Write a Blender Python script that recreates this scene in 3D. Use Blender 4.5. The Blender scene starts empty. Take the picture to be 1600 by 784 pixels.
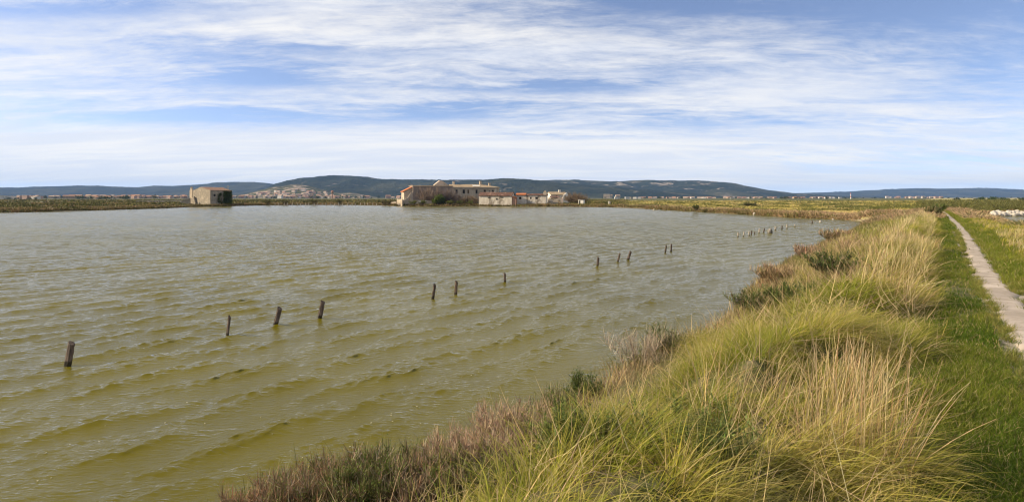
import bpy, bmesh, math, random
import numpy as np
from mathutils import Vector, Matrix

R = math.radians
rng = np.random.default_rng(7)
random.seed(7)
SC = bpy.context.scene
COL = SC.collection

# ------------------------------------------------------------------ camera
ZC = 3.0          # eye height above the lagoon
F = 888.0         # focal length in photo pixels (photo is 1600 wide)
HOR = 309.0       # row of the horizon in the photo
cam = bpy.data.cameras.new('camera')
cam.sensor_width = 36.0
cam.lens = F / 1600.0 * 36.0
cam.shift_y = -(392.0 - HOR) / 1600.0
cam.clip_start = 0.05
cam.clip_end = 60000.0
camo = bpy.data.objects.new('camera', cam)
COL.objects.link(camo)
camo.location = (0, 0, ZC)
camo.rotation_euler = (R(90), 0, 0)
SC.camera = camo

# ------------------------------------------------------------------ node helper
class N:
    """small expression wrapper round shader nodes"""
    def __init__(s, nt, sock): s.nt, s.k = nt, sock
    @staticmethod
    def put(nt, inp, v):
        if isinstance(v, N): nt.links.new(v.k, inp)
        else: inp.default_value = v
    def m(s, op, *a, clamp=False):
        n = s.nt.nodes.new('ShaderNodeMath'); n.operation = op; n.use_clamp = clamp
        N.put(s.nt, n.inputs[0], s)
        for i, v in enumerate(a): N.put(s.nt, n.inputs[i + 1], v)
        return N(s.nt, n.outputs[0])
    def __add__(s, o): return s.m('ADD', o)
    __radd__ = __add__
    def __mul__(s, o): return s.m('MULTIPLY', o)
    __rmul__ = __mul__
    def __sub__(s, o): return s.m('SUBTRACT', o)
    def __rsub__(s, o): return (s * -1.0) + o
    def __truediv__(s, o): return s.m('DIVIDE', o)
    def maxi(s, o): return s.m('MAXIMUM', o)
    def mini(s, o): return s.m('MINIMUM', o)
    def pw(s, o): return s.m('POWER', o)
    def step(s, a, b, lo=0.0, hi=1.0):
        n = s.nt.nodes.new('ShaderNodeMapRange'); n.interpolation_type = 'SMOOTHSTEP'
        N.put(s.nt, n.inputs[0], s)
        for i, v in zip((1, 2, 3, 4), (a, b, lo, hi)): N.put(s.nt, n.inputs[i], v)
        return N(s.nt, n.outputs[0])
def combine(nt, x, y, z=0.0):
    n = nt.nodes.new('ShaderNodeCombineXYZ')
    for i, v in enumerate((x, y, z)): N.put(nt, n.inputs[i], v)
    return N(nt, n.outputs[0])
def noise(nt, vec, scale=1.0, detail=4.0, rough=0.55, dist=0.0, color=False):
    n = nt.nodes.new('ShaderNodeTexNoise')
    if vec is not None: nt.links.new(vec.k, n.inputs['Vector'])
    n.inputs['Scale'].default_value = scale; n.inputs['Detail'].default_value = detail
    n.inputs['Roughness'].default_value = rough; n.inputs['Distortion'].default_value = dist
    return N(nt, n.outputs[1 if color else 0])
def mixc(nt, f, a, b):
    n = nt.nodes.new('ShaderNodeMix'); n.data_type = 'RGBA'
    N.put(nt, n.inputs[0], f)
    for i, v in ((6, a), (7, b)):
        if isinstance(v, N): nt.links.new(v.k, n.inputs[i])
        else: n.inputs[i].default_value = (*v, 1.0) if len(v) == 3 else v
    return N(nt, n.outputs[2])
def position(nt):
    g = nt.nodes.new('ShaderNodeNewGeometry'); return N(nt, g.outputs['Position'])
def objcoord(nt):
    g = nt.nodes.new('ShaderNodeTexCoord'); return N(nt, g.outputs['Object'])
def sep(nt, v):
    n = nt.nodes.new('ShaderNodeSeparateXYZ'); nt.links.new(v.k, n.inputs[0])
    return [N(nt, o) for o in n.outputs]
def mapping(nt, v, rot=0.0, scale=(1, 1, 1), loc=(0, 0, 0)):
    n = nt.nodes.new('ShaderNodeMapping'); nt.links.new(v.k, n.inputs[0])
    n.inputs['Location'].default_value = loc
    n.inputs['Rotation'].default_value = (0, 0, rot); n.inputs['Scale'].default_value = scale
    return N(nt, n.outputs[0])

# ------------------------------------------------------------------ sky, sun, exposure
SUN_EL, SUN_AZ = R(27.0), R(-94.0)       # azimuth from +Y towards +X
SD = Vector((math.sin(SUN_AZ) * math.cos(SUN_EL), math.cos(SUN_AZ) * math.cos(SUN_EL), math.sin(SUN_EL)))
world = bpy.data.worlds.new('World'); SC.world = world; world.use_nodes = True
nt = world.node_tree; nt.nodes.clear()
out = nt.nodes.new('ShaderNodeOutputWorld'); bg = nt.nodes.new('ShaderNodeBackground')
nt.links.new(bg.outputs[0], out.inputs[0])
bg.inputs['Strength'].default_value = 0.15
sky = nt.nodes.new('ShaderNodeTexSky'); sky.sky_type = 'NISHITA'; sky.sun_disc = False
sky.sun_elevation = SUN_EL; sky.sun_rotation = SUN_AZ % (2 * math.pi)
sky.air_density = 1.0; sky.dust_density = 0.5; sky.ozone_density = 3.0
dirv = N(nt, nt.nodes.new('ShaderNodeTexCoord').outputs['Generated'])
dx, dy, dz = sep(nt, dirv)
zz = dz.maxi(0.0)
nt.links.new(combine(nt, dx, dy, zz * 1.5 + 0.10).k, sky.inputs['Vector'])
# flat cirrus deck: direction -> point on a plane overhead
q = combine(nt, dx / (zz + 0.10), dy / (zz + 0.10))
qw = noise(nt, q, 0.55, 3, 0.5, color=True)
def warp(v, amt):
    n = nt.nodes.new('ShaderNodeVectorMath'); n.operation = 'MULTIPLY_ADD'
    nt.links.new(qw.k, n.inputs[0]); n.inputs[1].default_value = (amt, amt, amt); nt.links.new(v.k, n.inputs[2])
    return N(nt, n.outputs[0])
qq = warp(q, 0.9)
n1 = noise(nt, mapping(nt, qq, R(-24), (0.8, 1.7, 1)), 1.0, 12, 0.66, 0.3)
n2 = noise(nt, mapping(nt, qq, R(-38), (2.2, 6.5, 1), (3, 1, 0)), 1.0, 10, 0.70, 0.3)
n4 = noise(nt, mapping(nt, q, R(20), (5.0, 9.0, 1), (1, 5, 0)), 1.0, 6, 0.65, 0.2)
n3 = noise(nt, mapping(nt, q, R(8), (0.22, 0.55, 1), (7, 2, 0)), 1.0, 3, 0.5, 0.3)
yy = dy.m('ABSOLUTE').maxi(0.2)
U = dx / yy; E = dz / yy
w2 = (n1 - 0.5) * 0.10
Ew = E + w2 * 0.55 + (n2 - 0.5) * 0.03
Uw = U + (n3 - 0.5) * 0.5
bias = None
for (px, py, wx, wy, a) in ((1600, -320, .75, .33, -.30), (330, 184, .30, .014, -.27), (370, 126, .12, .014, -.26), (680, 172, .13, .016, -.30),
                            (860, 138, .20, .009, -.22), (1420, 10, .36, .040, -.24), (1000, 0, .18, .026, -.24),
                            (120, 14, .25, .018, -.25), (470, 75, .30, .012, -.12), (1560, 110, .14, .06, -.12),
                            (1450, 255, .42, .035, -.22), (1180, 195, .3, .012, -.10), (300, 235, .6, .030, .22), (1000, 235, .7, .018, .10),
                            (1350, 215, .16, .008, -.10), (900, 214, .12, .005, -.14), (400, 40, .22, .03, .12), (850, 75, .3, .03, .12), (1250, 150, .3, .03, .10)):
    cu, ce = (px - 800) / F, (HOR - py) / F
    a1 = ((Uw - cu) / wx); a2 = ((Ew - ce) / wy)
    g = ((a1 * a1 + a2 * a2) * -1.0).m('EXPONENT') * a
    bias = g if bias is None else bias + g
cv = n1 * 0.64 + n2 * 0.50 + n4 * 0.30 + n3 * 0.34 + bias - 0.11 + E.step(0.15, 0.0, 0.0, 0.34)
mask = cv.step(0.50, 0.98) * dz.step(-0.01, 0.03)
tone = noise(nt, mapping(nt, qq, R(-9), (0.6, 2.4, 1), (9, 4, 0)), 1.0, 6, 0.6, 0.3)
ccol = mixc(nt, tone.step(0.35, 0.65), (4.0, 4.12, 4.4), (4.85, 4.72, 4.5))
skyc = mixc(nt, 1.0, N(nt, sky.outputs[0]), (1.22, 1.03, 0.99)); skyc.k.node.blend_type = 'MULTIPLY'
final = mixc(nt, mask * 0.88, skyc, ccol)
nt.links.new(final.k, bg.inputs['Color'])

sun = bpy.data.lights.new('sun', 'SUN'); sun.energy = 5.0; sun.angle = R(0.6); sun.color = (1.0, 0.85, 0.62)
suno = bpy.data.objects.new('sun', sun); COL.objects.link(suno)
suno.rotation_euler = SD.to_track_quat('Z', 'Y').to_euler(); suno.location = (-60, 0, 60)

SC.view_settings.view_transform = 'Standard'; SC.view_settings.look = 'None'
SC.view_settings.exposure = 0.56; SC.view_settings.gamma = 1.0; SC.view_settings.use_curve_mapping = False
SC.render.engine = 'CYCLES'
cy = SC.cycles
cy.use_denoising = True; cy.denoiser = 'OPENIMAGEDENOISE'; cy.denoising_input_passes = 'RGB_ALBEDO_NORMAL'
cy.denoising_prefilter = 'ACCURATE'; cy.pixel_filter_type = 'BLACKMAN_HARRIS'; cy.filter_width = 1.15
cy.max_bounces = 6; cy.diffuse_bounces = 3; cy.glossy_bounces = 3; cy.transmission_bounces = 3
cy.volume_bounces = 0; cy.transparent_max_bounces = 8; cy.caustics_reflective = False; cy.caustics_refractive = False
cy.use_adaptive_sampling = True; cy.adaptive_threshold = 0.01; cy.sample_clamp_indirect = 4.0

# ------------------------------------------------------------------ frames of reference
def G(px, py, z=0.0):
    """the point of the plain at height z that the photo shows at this pixel"""
    d = F * (ZC - z) / (py - HOR)
    return ((px - 800.0) / F * d, d)
def at(px, d): return ((px - 800.0) / F * d, d)
NV = np.array((0.8, -0.6)); UV = np.array((0.6, 0.8))      # across / along the dike
def ST(x, y): return x * 0.8 - y * 0.6, x * 0.6 + y * 0.8
def XY(s, t): return s * 0.8 + t * 0.6, -s * 0.6 + t * 0.8

# ------------------------------------------------------------------ value noise for numpy
_perm = rng.random((256, 256))
def vnoise(x, y):
    x = np.asarray(x, float); y = np.asarray(y, float)
    xi = np.floor(x).astype(int); yi = np.floor(y).astype(int)
    fx = x - xi; fy = y - yi
    fx = fx * fx * (3 - 2 * fx); fy = fy * fy * (3 - 2 * fy)
    a = _perm[xi & 255, yi & 255]; b = _perm[(xi + 1) & 255, yi & 255]
    c = _perm[xi & 255, (yi + 1) & 255]; d = _perm[(xi + 1) & 255, (yi + 1) & 255]
    return (a * (1 - fx) + b * fx) * (1 - fy) + (c * (1 - fx) + d * fx) * fy
def fbm(x, y, o=4, g=0.5):
    v = 0; a = 1; n = 0
    for i in range(o):
        v = v + a * vnoise(x * 2 ** i + 17.3 * i, y * 2 ** i + 5.1 * i); n += a; a *= g
    return v / n
def smooth(a, b, x):
    t = np.clip((x - a) / (b - a), 0, 1); return t * t * (3 - 2 * t)

# ------------------------------------------------------------------ object helpers
def tag(o, label=None, cat=None, group=None, kind=None):
    if label: o['label'] = label
    if cat: o['category'] = cat
    if group: o['group'] = group
    if kind: o['kind'] = kind
    return o
def link(name, me, parent=None, mats=()):
    o = bpy.data.objects.new(name, me); COL.objects.link(o)
    for m in mats: me.materials.append(m)
    if parent is not None: o.parent = parent
    return o
def empty(name, loc, rz=0.0):
    o = bpy.data.objects.new(name, None); COL.objects.link(o)
    o.empty_display_size = 0.3; o.location = loc; o.rotation_euler = (0, 0, rz)
    return o
def np_mesh(name, V, Q, col=None, smoothsh=False, nv=4):
    me = bpy.data.meshes.new(name)
    V = np.ascontiguousarray(V, np.float32).reshape(-1, 3); Q = np.ascontiguousarray(Q, np.int32).reshape(-1, nv)
    me.vertices.add(len(V)); me.vertices.foreach_set('co', V.ravel())
    me.loops.add(Q.size); me.loops.foreach_set('vertex_index', Q.ravel())
    me.polygons.add(len(Q)); me.polygons.foreach_set('loop_start', np.arange(0, Q.size, nv, dtype=np.int32))
    me.polygons.foreach_set('use_smooth', np.full(len(Q), smoothsh, dtype=bool))
    if col is not None:
        at_ = me.attributes.new('tint', 'FLOAT_COLOR', 'POINT')
        c4 = np.ones((len(V), 4), np.float32); c4[:, :3] = np.asarray(col, np.float32).reshape(-1, 3)
        at_.data.foreach_set('color', c4.ravel())
    me.update(calc_edges=True)
    return me

def mat(name):
    m = bpy.data.materials.new(name); m.use_nodes = True
    t = m.node_tree; t.nodes.clear()
    o = t.nodes.new('ShaderNodeOutputMaterial')
    return m, t, o
def pbsdf(t, o, color, rough=0.8, spec=0.3):
    b = t.nodes.new('ShaderNodeBsdfPrincipled')
    if isinstance(color, N): t.links.new(color.k, b.inputs['Base Color'])
    else: b.inputs['Base Color'].default_value = (*color, 1)
    N.put(t, b.inputs['Roughness'], rough); b.inputs['Specular IOR Level'].default_value = spec
    t.links.new(b.outputs[0], o.inputs[0]); return b
def bump(t, b, h, strength=0.5, dist=0.02):
    n = t.nodes.new('ShaderNodeBump'); n.inputs['Strength'].default_value = strength
    n.inputs['Distance'].default_value = dist; t.links.new(h.k, n.inputs['Height'])
    t.links.new(n.outputs[0], b.inputs['Normal']); return n
def blotch(name, c1, c2, scale=1.0, rough=0.85, spec=0.2, c3=None, detail=6, stretch=(1, 1, 1), bstr=0.4, bdist=0.02):
    m, t, o = mat(name)
    p = mapping(t, objcoord(t), 0, stretch)
    f = noise(t, p, scale, detail, 0.62, 0.3)
    c = mixc(t, f.step(0.36, 0.64), c1, c2)
    if c3:
        g = noise(t, p, scale * 0.37, 4, 0.6, 0.8)
        c = mixc(t, g.step(0.54, 0.68), c, c3)
    b = pbsdf(t, o, c, rough, spec)
    bump(t, b, noise(t, p, scale * 4, 4, 0.6), bstr, bdist)
    return m
def leafmat(name, transl=0.35, spec=0.25):
    """blades, twigs and leaves: colour comes from the mesh's own tint"""
    m, t, o = mat(name)
    a = t.nodes.new('ShaderNodeAttribute'); a.attribute_name = 'tint'
    d = t.nodes.new('ShaderNodeBsdfPrincipled'); t.links.new(a.outputs['Color'], d.inputs['Base Color'])
    d.inputs['Roughness'].default_value = 0.6; d.inputs['Specular IOR Level'].default_value = spec
    tr = t.nodes.new('ShaderNodeBsdfTranslucent'); t.links.new(a.outputs['Color'], tr.inputs['Color'])
    mx = t.nodes.new('ShaderNodeMixShader'); mx.inputs[0].default_value = transl
    t.links.new(d.outputs[0], mx.inputs[1]); t.links.new(tr.outputs[0], mx.inputs[2])
    t.links.new(mx.outputs[0], o.inputs[0]); return m
M_BLADE = leafmat('grass_blade', 0.38, 0.12)
M_TWIG = leafmat('twig', 0.12, 0.1)
M_LEAF = leafmat('leaf', 0.3, 0.25)

# ------------------------------------------------------------------ terrain
near_bank = [XY(-5.6, -40), XY(-5.4, -6), G(300, 865), G(440, 778), G(640, 752), G(770, 692), G(860, 648), G(935, 598), G(990, 560),
             G(1090, 533), G(1143, 500), G(1172, 456), G(1190, 438), G(1245, 405), G(1302, 378), G(1345, 358), G(1372, 346.5)]
far_shore = [G(1300, 342.5), G(1240, 340), G(1180, 336), G(1100, 331.5), G(1050, 328.5), G(1000, 325.5), G(960, 323.7), G(900, 323), G(800, 322.6),
             G(700, 322.4), G(620, 322), G(592, 321.2), G(560, 320.4), G(480, 320.2), G(400, 321), G(362, 322), G(300, 323.5), G(240, 326),
             G(170, 328), G(100, 330.2), G(40, 331.6), G(-60, 333), G(-260, 336)]
LAGOON = np.array(near_bank + far_shore + [(-170, 40), (-120, -80)])
POND = np.array([XY(6.9, 60), XY(6.7, 85), XY(6.7, 104), at(1549, 93), at(1600, 95), at(1700, 92), XY(60, 100), XY(30, 62)])
BACKPOOL = np.array([at(-120, 290), at(-40, 275), at(60, 268), at(136, 285), at(128, 330), at(60, 372), at(-60, 400), at(-140, 380)])
def sdist(poly, x, y):
    """signed distance to a polygon: positive outside"""
    x = np.asarray(x, float); y = np.asarray(y, float)
    d = np.full(x.shape, 1e12); ins = np.zeros(x.shape, bool)
    n = len(poly)
    for i in range(n):
        ax, ay = poly[i]; bx, by = poly[(i + 1) % n]
        ex, ey = bx - ax, by - ay
        h = np.clip(((x - ax) * ex + (y - ay) * ey) / (ex * ex + ey * ey), 0, 1)
        d = np.minimum(d, (x - ax - h * ex) ** 2 + (y - ay - h * ey) ** 2)
        c = (ay > y) != (by > y)
        with np.errstate(divide='ignore', invalid='ignore'):
            ins ^= c & (x < (bx - ax) * (y - ay) / (by - ay if by != ay else 1e-9) + ax)
    d = np.sqrt(d)
    return np.where(ins, -d, d)
def landdist(x, y):
    x = np.asarray(x, float); y = np.asarray(y, float)
    d = sdist(LAGOON, x, y)
    d = np.minimum(d, sdist(POND, x, y)); d = np.minimum(d, sdist(BACKPOOL, x, y))
    return d
def grass_edge(t): return np.interp(t, [0, 3, 6, 9, 13, 18], [-2.35, -2.45, -2.75, -3.3, -4.2, -5.0])
def mound(x, y):
    return smooth(.43, .64, fbm(x * 1.25 + 60, y * 1.25, 3))
def height(x, y):
    x = np.asarray(x, float); y = np.asarray(y, float)
    d = landdist(x, y)
    jag = (fbm(x * 0.9, y * 0.9, 3) - 0.5) * 0.9 + (fbm(x * 0.11 + 9, y * 0.11, 3) - 0.5) * 3.0 * smooth(30, 90, np.hypot(x, y))
    d = d + jag
    s, t = ST(x, y)
    dike = np.interp(d, [0, 0.6, 1.6, 3.0, 4.2, 5.2], [0, 0.28, 0.62, 0.98, 1.12, 1.10])
    marsh = np.interp(d, [0, 1.0, 3.0, 12, 80, 600, 12000], [0, 0.22, 0.38, 0.6, 0.8, 1.0, 2.6])
    w = (1 - smooth(3.0, 5.6, s)) * (1 - smooth(100, 150, t)) * smooth(-9.5, -7.5, s)
    w = np.maximum(w, (1 - smooth(8, 14, s)) * (1 - smooth(45, 60, t)) * smooth(-9.5, -7.5, s))
    h = marsh * (1 - w) + dike * w
    h = h + w * (0.16 * np.exp(-((s + 1.3) / 0.8) ** 2)) * smooth(0.5, 2, d)
    r = np.hypot(x, y)
    und = (fbm(x * 0.35, y * 0.35, 3) - 0.5) * 0.22 + (fbm(x * 1.7, y * 1.7, 2) - 0.5) * 0.07
    pth = np.exp(-((s - pathc(t)) / 0.75) ** 2) * w
    h = h + und * smooth(0.2, 2.0, d) * (1 - 0.97 * pth) * (1 - smooth(300, 900, r))
    h = h + 0.26 * mound(x, y) * smooth(1.3, 2.6, d) * (1 - smooth(-1.2, -.6, s)) * smooth(.1, .6, s - grass_edge(t)) * (1 - smooth(35, 60, t))
    under = np.maximum(0.33 * d, -0.9)
    return np.where(d > 0, h, under)
def pathc(t):
    return np.interp(np.asarray(t, float), [-20, 0, 5, 9, 14, 19, 28, 38, 50, 66, 80, 93, 106], [1.06, 1.06, 1.06, 1.03, .97, .95, 1.05, 1.13, 1.06, .92, .75, .5, -.1])

def polar(az, rad):
    A, Rr = np.meshgrid(az, rad)
    return np.sin(A) * Rr, np.cos(A) * Rr
def grid_quads(nr, nc, wrap=False):
    i = np.arange(nr - 1)[:, None]; j = np.arange(nc - (0 if wrap else 1))[None, :]
    j2 = (j + 1) % nc
    return np.stack([i * nc + j, i * nc + j2, (i + 1) * nc + j2, (i + 1) * nc + j], -1).reshape(-1, 4)

az = np.concatenate([np.linspace(R(-180), R(-52), 60, endpoint=False), np.linspace(R(-52), R(52), 620, endpoint=False), np.linspace(R(52), R(180), 60, endpoint=False)])
rad = np.concatenate([np.geomspace(0.25, 330, 760, endpoint=False), np.geomspace(330, 14000, 60)])
X, Y = polar(az, rad)
Z = height(X, Y)
V = np.stack([X, Y, Z], -1).reshape(-1, 3)
Q = grid_quads(len(rad), len(az), True)
# earth: soil, dry litter and moss
m, t_, o_ = mat('earth')
P = position(t_)
px_, py_, pz_ = sep(t_, P)
f1 = noise(t_, P, 0.9, 6, 0.6, 0.4); f2 = noise(t_, P, 9.0, 6, 0.65); f3 = noise(t_, P, 0.05, 4, 0.6, 0.6)
c = mixc(t_, f1.step(0.35, 0.65), (0.050, 0.068, 0.016), (0.115, 0.100, 0.040))
c = mixc(t_, f2.step(0.45, 0.75), c, (0.17, 0.14, 0.085))
c = mixc(t_, f3.step(0.42, 0.62) * 0.5, c, (0.13, 0.13, 0.035))
ps_ = px_ * 0.8 - py_ * 0.6
pm = ((ps_ - 1.0).m('ABSOLUTE') + (noise(t_, P, 2.2, 6, 0.7) - 0.5) * 0.8).step(0.42, 0.24) * (px_ * 0.6 + py_ * 0.8).step(100.0, 90.0) * pz_.step(0.8, 0.95)
c = mixc(t_, pm, c, mixc(t_, f2.step(0.4, 0.7), (0.40, 0.34, 0.27), (0.26, 0.21, 0.15)))
mdist = (px_ * px_ + py_ * py_).m('SQRT').step(40.0, 75.0) * (ps_ + 12.0).step(0.0, 4.0)
c = mixc(t_, mdist * 0.8, c, mixc(t_, noise(t_, P, 0.14, 5, 0.6, 0.5).step(0.38, 0.62), (0.32, 0.29, 0.085), (0.46, 0.36, 0.17)))
shore = pz_.step(0.42, 0.08) * noise(t_, P, 2.0, 4, 0.6).step(0.3, 0.6)
c = mixc(t_, shore, c, (0.24, 0.19, 0.13))
b = pbsdf(t_, o_, c, 0.92, 0.15)
bump(t_, b, f2 + f1, 0.7, 0.05)
ground = link('ground', np_mesh('ground', V, Q, smoothsh=True), None, [m])
tag(ground, kind='structure')

# footpath: a thin worn sheet that follows the dike
tt = np.concatenate([np.arange(-14, 60, 0.12), np.arange(60, 104, 0.4)])
ww = np.linspace(-1, 1, 11)
T, W_ = np.meshgrid(tt, ww, indexing='ij')
half = 0.31 + 0.07 * (fbm(T * 0.6, T * 0 + 2, 3) - 0.5) * 2
edge = (fbm(T * 3.1, W_ * 0 + np.sign(W_) * 7 + 11, 3) - 0.5) * 0.28 * np.abs(W_)
S = pathc(T) + W_ * half + np.sign(W_) * edge
X, Y = XY(S, T)
Z = height(X, Y) + 0.042 - 0.11 * np.abs(W_) ** 5
m, t_, o_ = mat('worn_gravel')
P = position(t_)
f1 = noise(t_, P, 1.3, 6, 0.65, 0.5); f2 = noise(t_, P, 30, 5, 0.7); f3 = noise(t_, mapping(t_, P, R(-53), (1, 1.7, 1)), 1.5, 6, 0.65, 0.8)
c = mixc(t_, f1.step(0.35, 0.68), (0.33, 0.275, 0.22), (0.50, 0.42, 0.345))
c = mixc(t_, f2.step(0.5, 0.75) * 0.7, c, (0.30, 0.25, 0.19))
c = mixc(t_, f3.step(0.48, 0.66) * 0.65, c, (0.27, 0.225, 0.165))
f4 = noise(t_, P, 5.0, 6, 0.7, 0.6)
c = mixc(t_, f4.step(0.58, 0.74) * 0.4, c, (0.26, 0.22, 0.15))
b = pbsdf(t_, o_, c, 0.95, 0.1); bump(t_, b, f2 * 0.6 + f1 * 0.4, 0.35, 0.015)
path = link('path', np_mesh('path', np.stack([X, Y, Z], -1), grid_quads(len(tt), len(ww)), smoothsh=True), None, [m])
tag(path, kind='structure')

# ------------------------------------------------------------------ water
waz = np.linspace(R(-58), R(56), 1100)
wr = np.concatenate([np.geomspace(2.6, 60, 850, endpoint=False), np.linspace(60, 245, 540, endpoint=False), np.geomspace(245, 460, 70)])
X, Y = polar(waz, wr)
Rr = np.hypot(X, Y)
dr = np.interp(wr, wr, np.gradient(wr))[:, None] * np.ones_like(X)
Z = np.zeros_like(X); DX = np.zeros_like(X); DY = np.zeros_like(X)
wrng = np.random.default_rng(21)
main = math.atan2(-0.66, 0.75)
gust = 0.60 + 0.45 * (fbm(X * 0.09 + 3, Y * 0.05, 3) - 0.2)
def wave(lam, th, slope, mod):
    global Z, DX, DY
    k = 2 * math.pi / lam; A = slope / k
    ph = k * (math.cos(th) * X + math.sin(th) * Y) + wrng.random() * 6.28
    att = smooth(1.6, 3.2, lam / np.minimum(dr, 9)) * A * mod
    sph = np.sin(ph) * att * (0.55 if lam > .45 else 1.0)
    Z = Z + np.cos(ph) * att; DX = DX - math.cos(th) * sph; DY = DY - math.sin(th) * sph
for i in range(34):
    lam = 0.45 * (1.45 / 0.45) ** wrng.random()
    wave(lam, main + wrng.normal(0, R(13)), 0.047 * (.6 + .8 * wrng.random()), 1.0)
sg_ = Z[(Rr > 5) & (Rr < 20)].std(); Z = 1.5 * sg_ * np.tanh(Z / (1.5 * sg_)); zl = Z / sg_
lee = np.clip(0.50 + 0.55 * zl, 0.10, 1.6) * (0.5 + 1.0 * fbm(X * .5 + 8, Y * .5, 3))
for i in range(80):
    lam = 0.06 * (0.45 / 0.06) ** wrng.random()
    wave(lam, main + wrng.normal(0, R(34)), 0.052 * (.6 + .8 * wrng.random()), lee)
land = landdist(X, Y)
calm = 0.35 + 0.65 * smooth(0.0, 2.0, -land)
Z *= gust * calm * 0.95; DX *= gust * calm; DY *= gust * calm
def boxblur(m, r):
    for ax in (0, 1):
        cs = np.cumsum(np.concatenate([np.zeros_like(np.take(m, [0], ax)), m], ax), ax); n = m.shape[ax]
        hi = np.minimum(np.arange(n) + r + 1, n); lo = np.maximum(np.arange(n) - r, 0)
        sh = [1, 1]; sh[ax] = n
        m = (np.take(cs, hi, ax) - np.take(cs, lo, ax)) / (hi - lo).reshape(sh)
    return m
for rep in range(3):                                             # no wave is so steep that it falls into its own shade
    slope_x = np.gradient(Z, axis=1) / np.gradient(X, axis=1)
    steep = np.clip(boxblur(boxblur((slope_x < -0.36).astype(float), 9), 9) * 9, 0, 1)
    Z = Z * (1 - 0.30 * steep)
V = np.stack([X + DX, Y + DY, Z], -1).reshape(-1, 3)
WATER_V = V[:850 * 1100].copy()
m, t_, o_ = mat('murky_water')
P = position(t_)
rot = -math.atan2(0.75, 0.66)
r1 = noise(t_, mapping(t_, P, rot, (1.1, 3.0, 1)), 1.0, 3, 0.55, 0.5)
r2 = noise(t_, mapping(t_, P, rot + 0.3, (6.0, 15.0, 1)), 1.0, 5, 0.65, 0.5)
r3 = noise(t_, mapping(t_, P, rot - 0.35, (0.35, 0.9, 1)), 1.0, 3, 0.55, 0.4)
px_, py_, pz_ = sep(t_, P)
dist = (px_ * px_ + py_ * py_).m('SQRT')
far = dist.step(10.0, 60.0)
c = mixc(t_, noise(t_, P, 0.12, 4, 0.6, 0.5).step(0.35, 0.65), (0.100, 0.083, 0.001), (0.126, 0.104, 0.002))
# light scattered by the silt leaves the body of the water evenly; only the skin of it reflects
body = t_.nodes.new('ShaderNodeBsdfDiffuse'); t_.links.new(c.k, body.inputs['Color']); t_.links.new(combine(t_, 0.0, 0.0, 1.0).k, body.inputs['Normal'])
skin = t_.nodes.new('ShaderNodeBsdfGlossy'); skin.inputs['Roughness'].default_value = 0.06; skin.inputs['Color'].default_value = (1, 1, 1, 1)
fre = t_.nodes.new('ShaderNodeFresnel'); fre.inputs['IOR'].default_value = 1.22
bn = t_.nodes.new('ShaderNodeBump'); bn.inputs['Strength'].default_value = 1.0; bn.inputs['Distance'].default_value = 1.0
t_.links.new((r1 * (far * 0.06 + 0.02) + r2 * (far * 0.030 + 0.020) + r3 * far * 0.14).k, bn.inputs['Height'])
t_.links.new(bn.outputs[0], skin.inputs['Normal']); t_.links.new(bn.outputs[0], fre.inputs['Normal'])
mx = t_.nodes.new('ShaderNodeMixShader'); t_.links.new(fre.outputs[0], mx.inputs[0]); t_.links.new(body.outputs[0], mx.inputs[1]); t_.links.new(skin.outputs[0], mx.inputs[2])
t_.links.new(mx.outputs[0], o_.inputs[0])
water = link('water', np_mesh('water', V, grid_quads(len(wr), len(waz)), smoothsh=True), None, [m])
tag(water, kind='structure')
# ------------------------------------------------------------------ hills
def hillmat(name, g1, g2, rock, rockamt, tree=0.03, rockscale=0.004):
    m, t, o = mat(name)
    P = position(t)
    f = noise(t, P, tree, 5, 0.7, 0.2); f2 = noise(t, P, 0.0022, 5, 0.6, 0.6)
    c = mixc(t, f.step(0.35, 0.65), g1, g2)
    c = mixc(t, f2.step(0.46, 0.62) * 0.6, c, (0.075, 0.075, 0.040))
    r = noise(t, mapping(t, P, 0, (1, 1, 3.2)), rockscale, 7, 0.68, 0.9).step(rockamt, rockamt + 0.10)
    c = mixc(t, r * noise(t, P, 0.02, 4, 0.6).step(0.35, 0.6), c, rock)
    b = pbsdf(t, o, c, 0.95, 0.05)
    bump(t, b, f, 1.0, 22.0)
    return m
def hill(ridge, D0, D1, m, rough=0.22, trees=3.0, pw=1.0):
    rp = np.array(ridge, float)
    pxs = np.arange(rp[0, 0], rp[-1, 0] + .1, 1.0)
    D2 = D1 + (D1 - D0) * 0.7
    Ds = np.concatenate([np.linspace(D0, D1, 46), np.linspace(D1, D2, 8)[1:]])
    def hz(px, D):
        top = (HOR - np.interp(px, rp[:, 0], rp[:, 1])) / F * D1 + ZC
        x = (px - 800) / F * D
        u = np.clip((D - D0) / (D1 - D0), 0, 1)
        prof = (u * u * (3 - 2 * u)) ** pw
        gul = 1 - rough * 3.4 * (np.abs(fbm(x / 330 + 5, D / 900, 4) - .5) * 1.6 + .5 * fbm(x / 120, D / 300 + 3, 3) - .35) * (1 - u ** 4)
        prof = prof * gul
        prof = np.where(D > D1, 1 - 0.8 * smooth(D1, D2, D), prof)
        return -2 + (top + 2) * prof + trees * (fbm(x / 9, D / 30, 2) - 0.5) * np.clip(prof * 3, 0, 1)
    PX, DD = np.meshgrid(pxs, Ds)
    Zh = hz(PX, DD)
    V = np.stack([(PX - 800) / F * DD, DD, Zh], -1)
    o = link('hills', np_mesh('hills', V, grid_quads(len(Ds), len(pxs)), smoothsh=True), None, [m])
    tag(o, kind='structure')
    return hz
GR1, GR2, ROCK = (0.006, 0.014, 0.009), (0.026, 0.036, 0.020), (0.30, 0.25, 0.20)
M_hill = hillmat('maquis', GR1, GR2, ROCK, 0.60)
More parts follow.
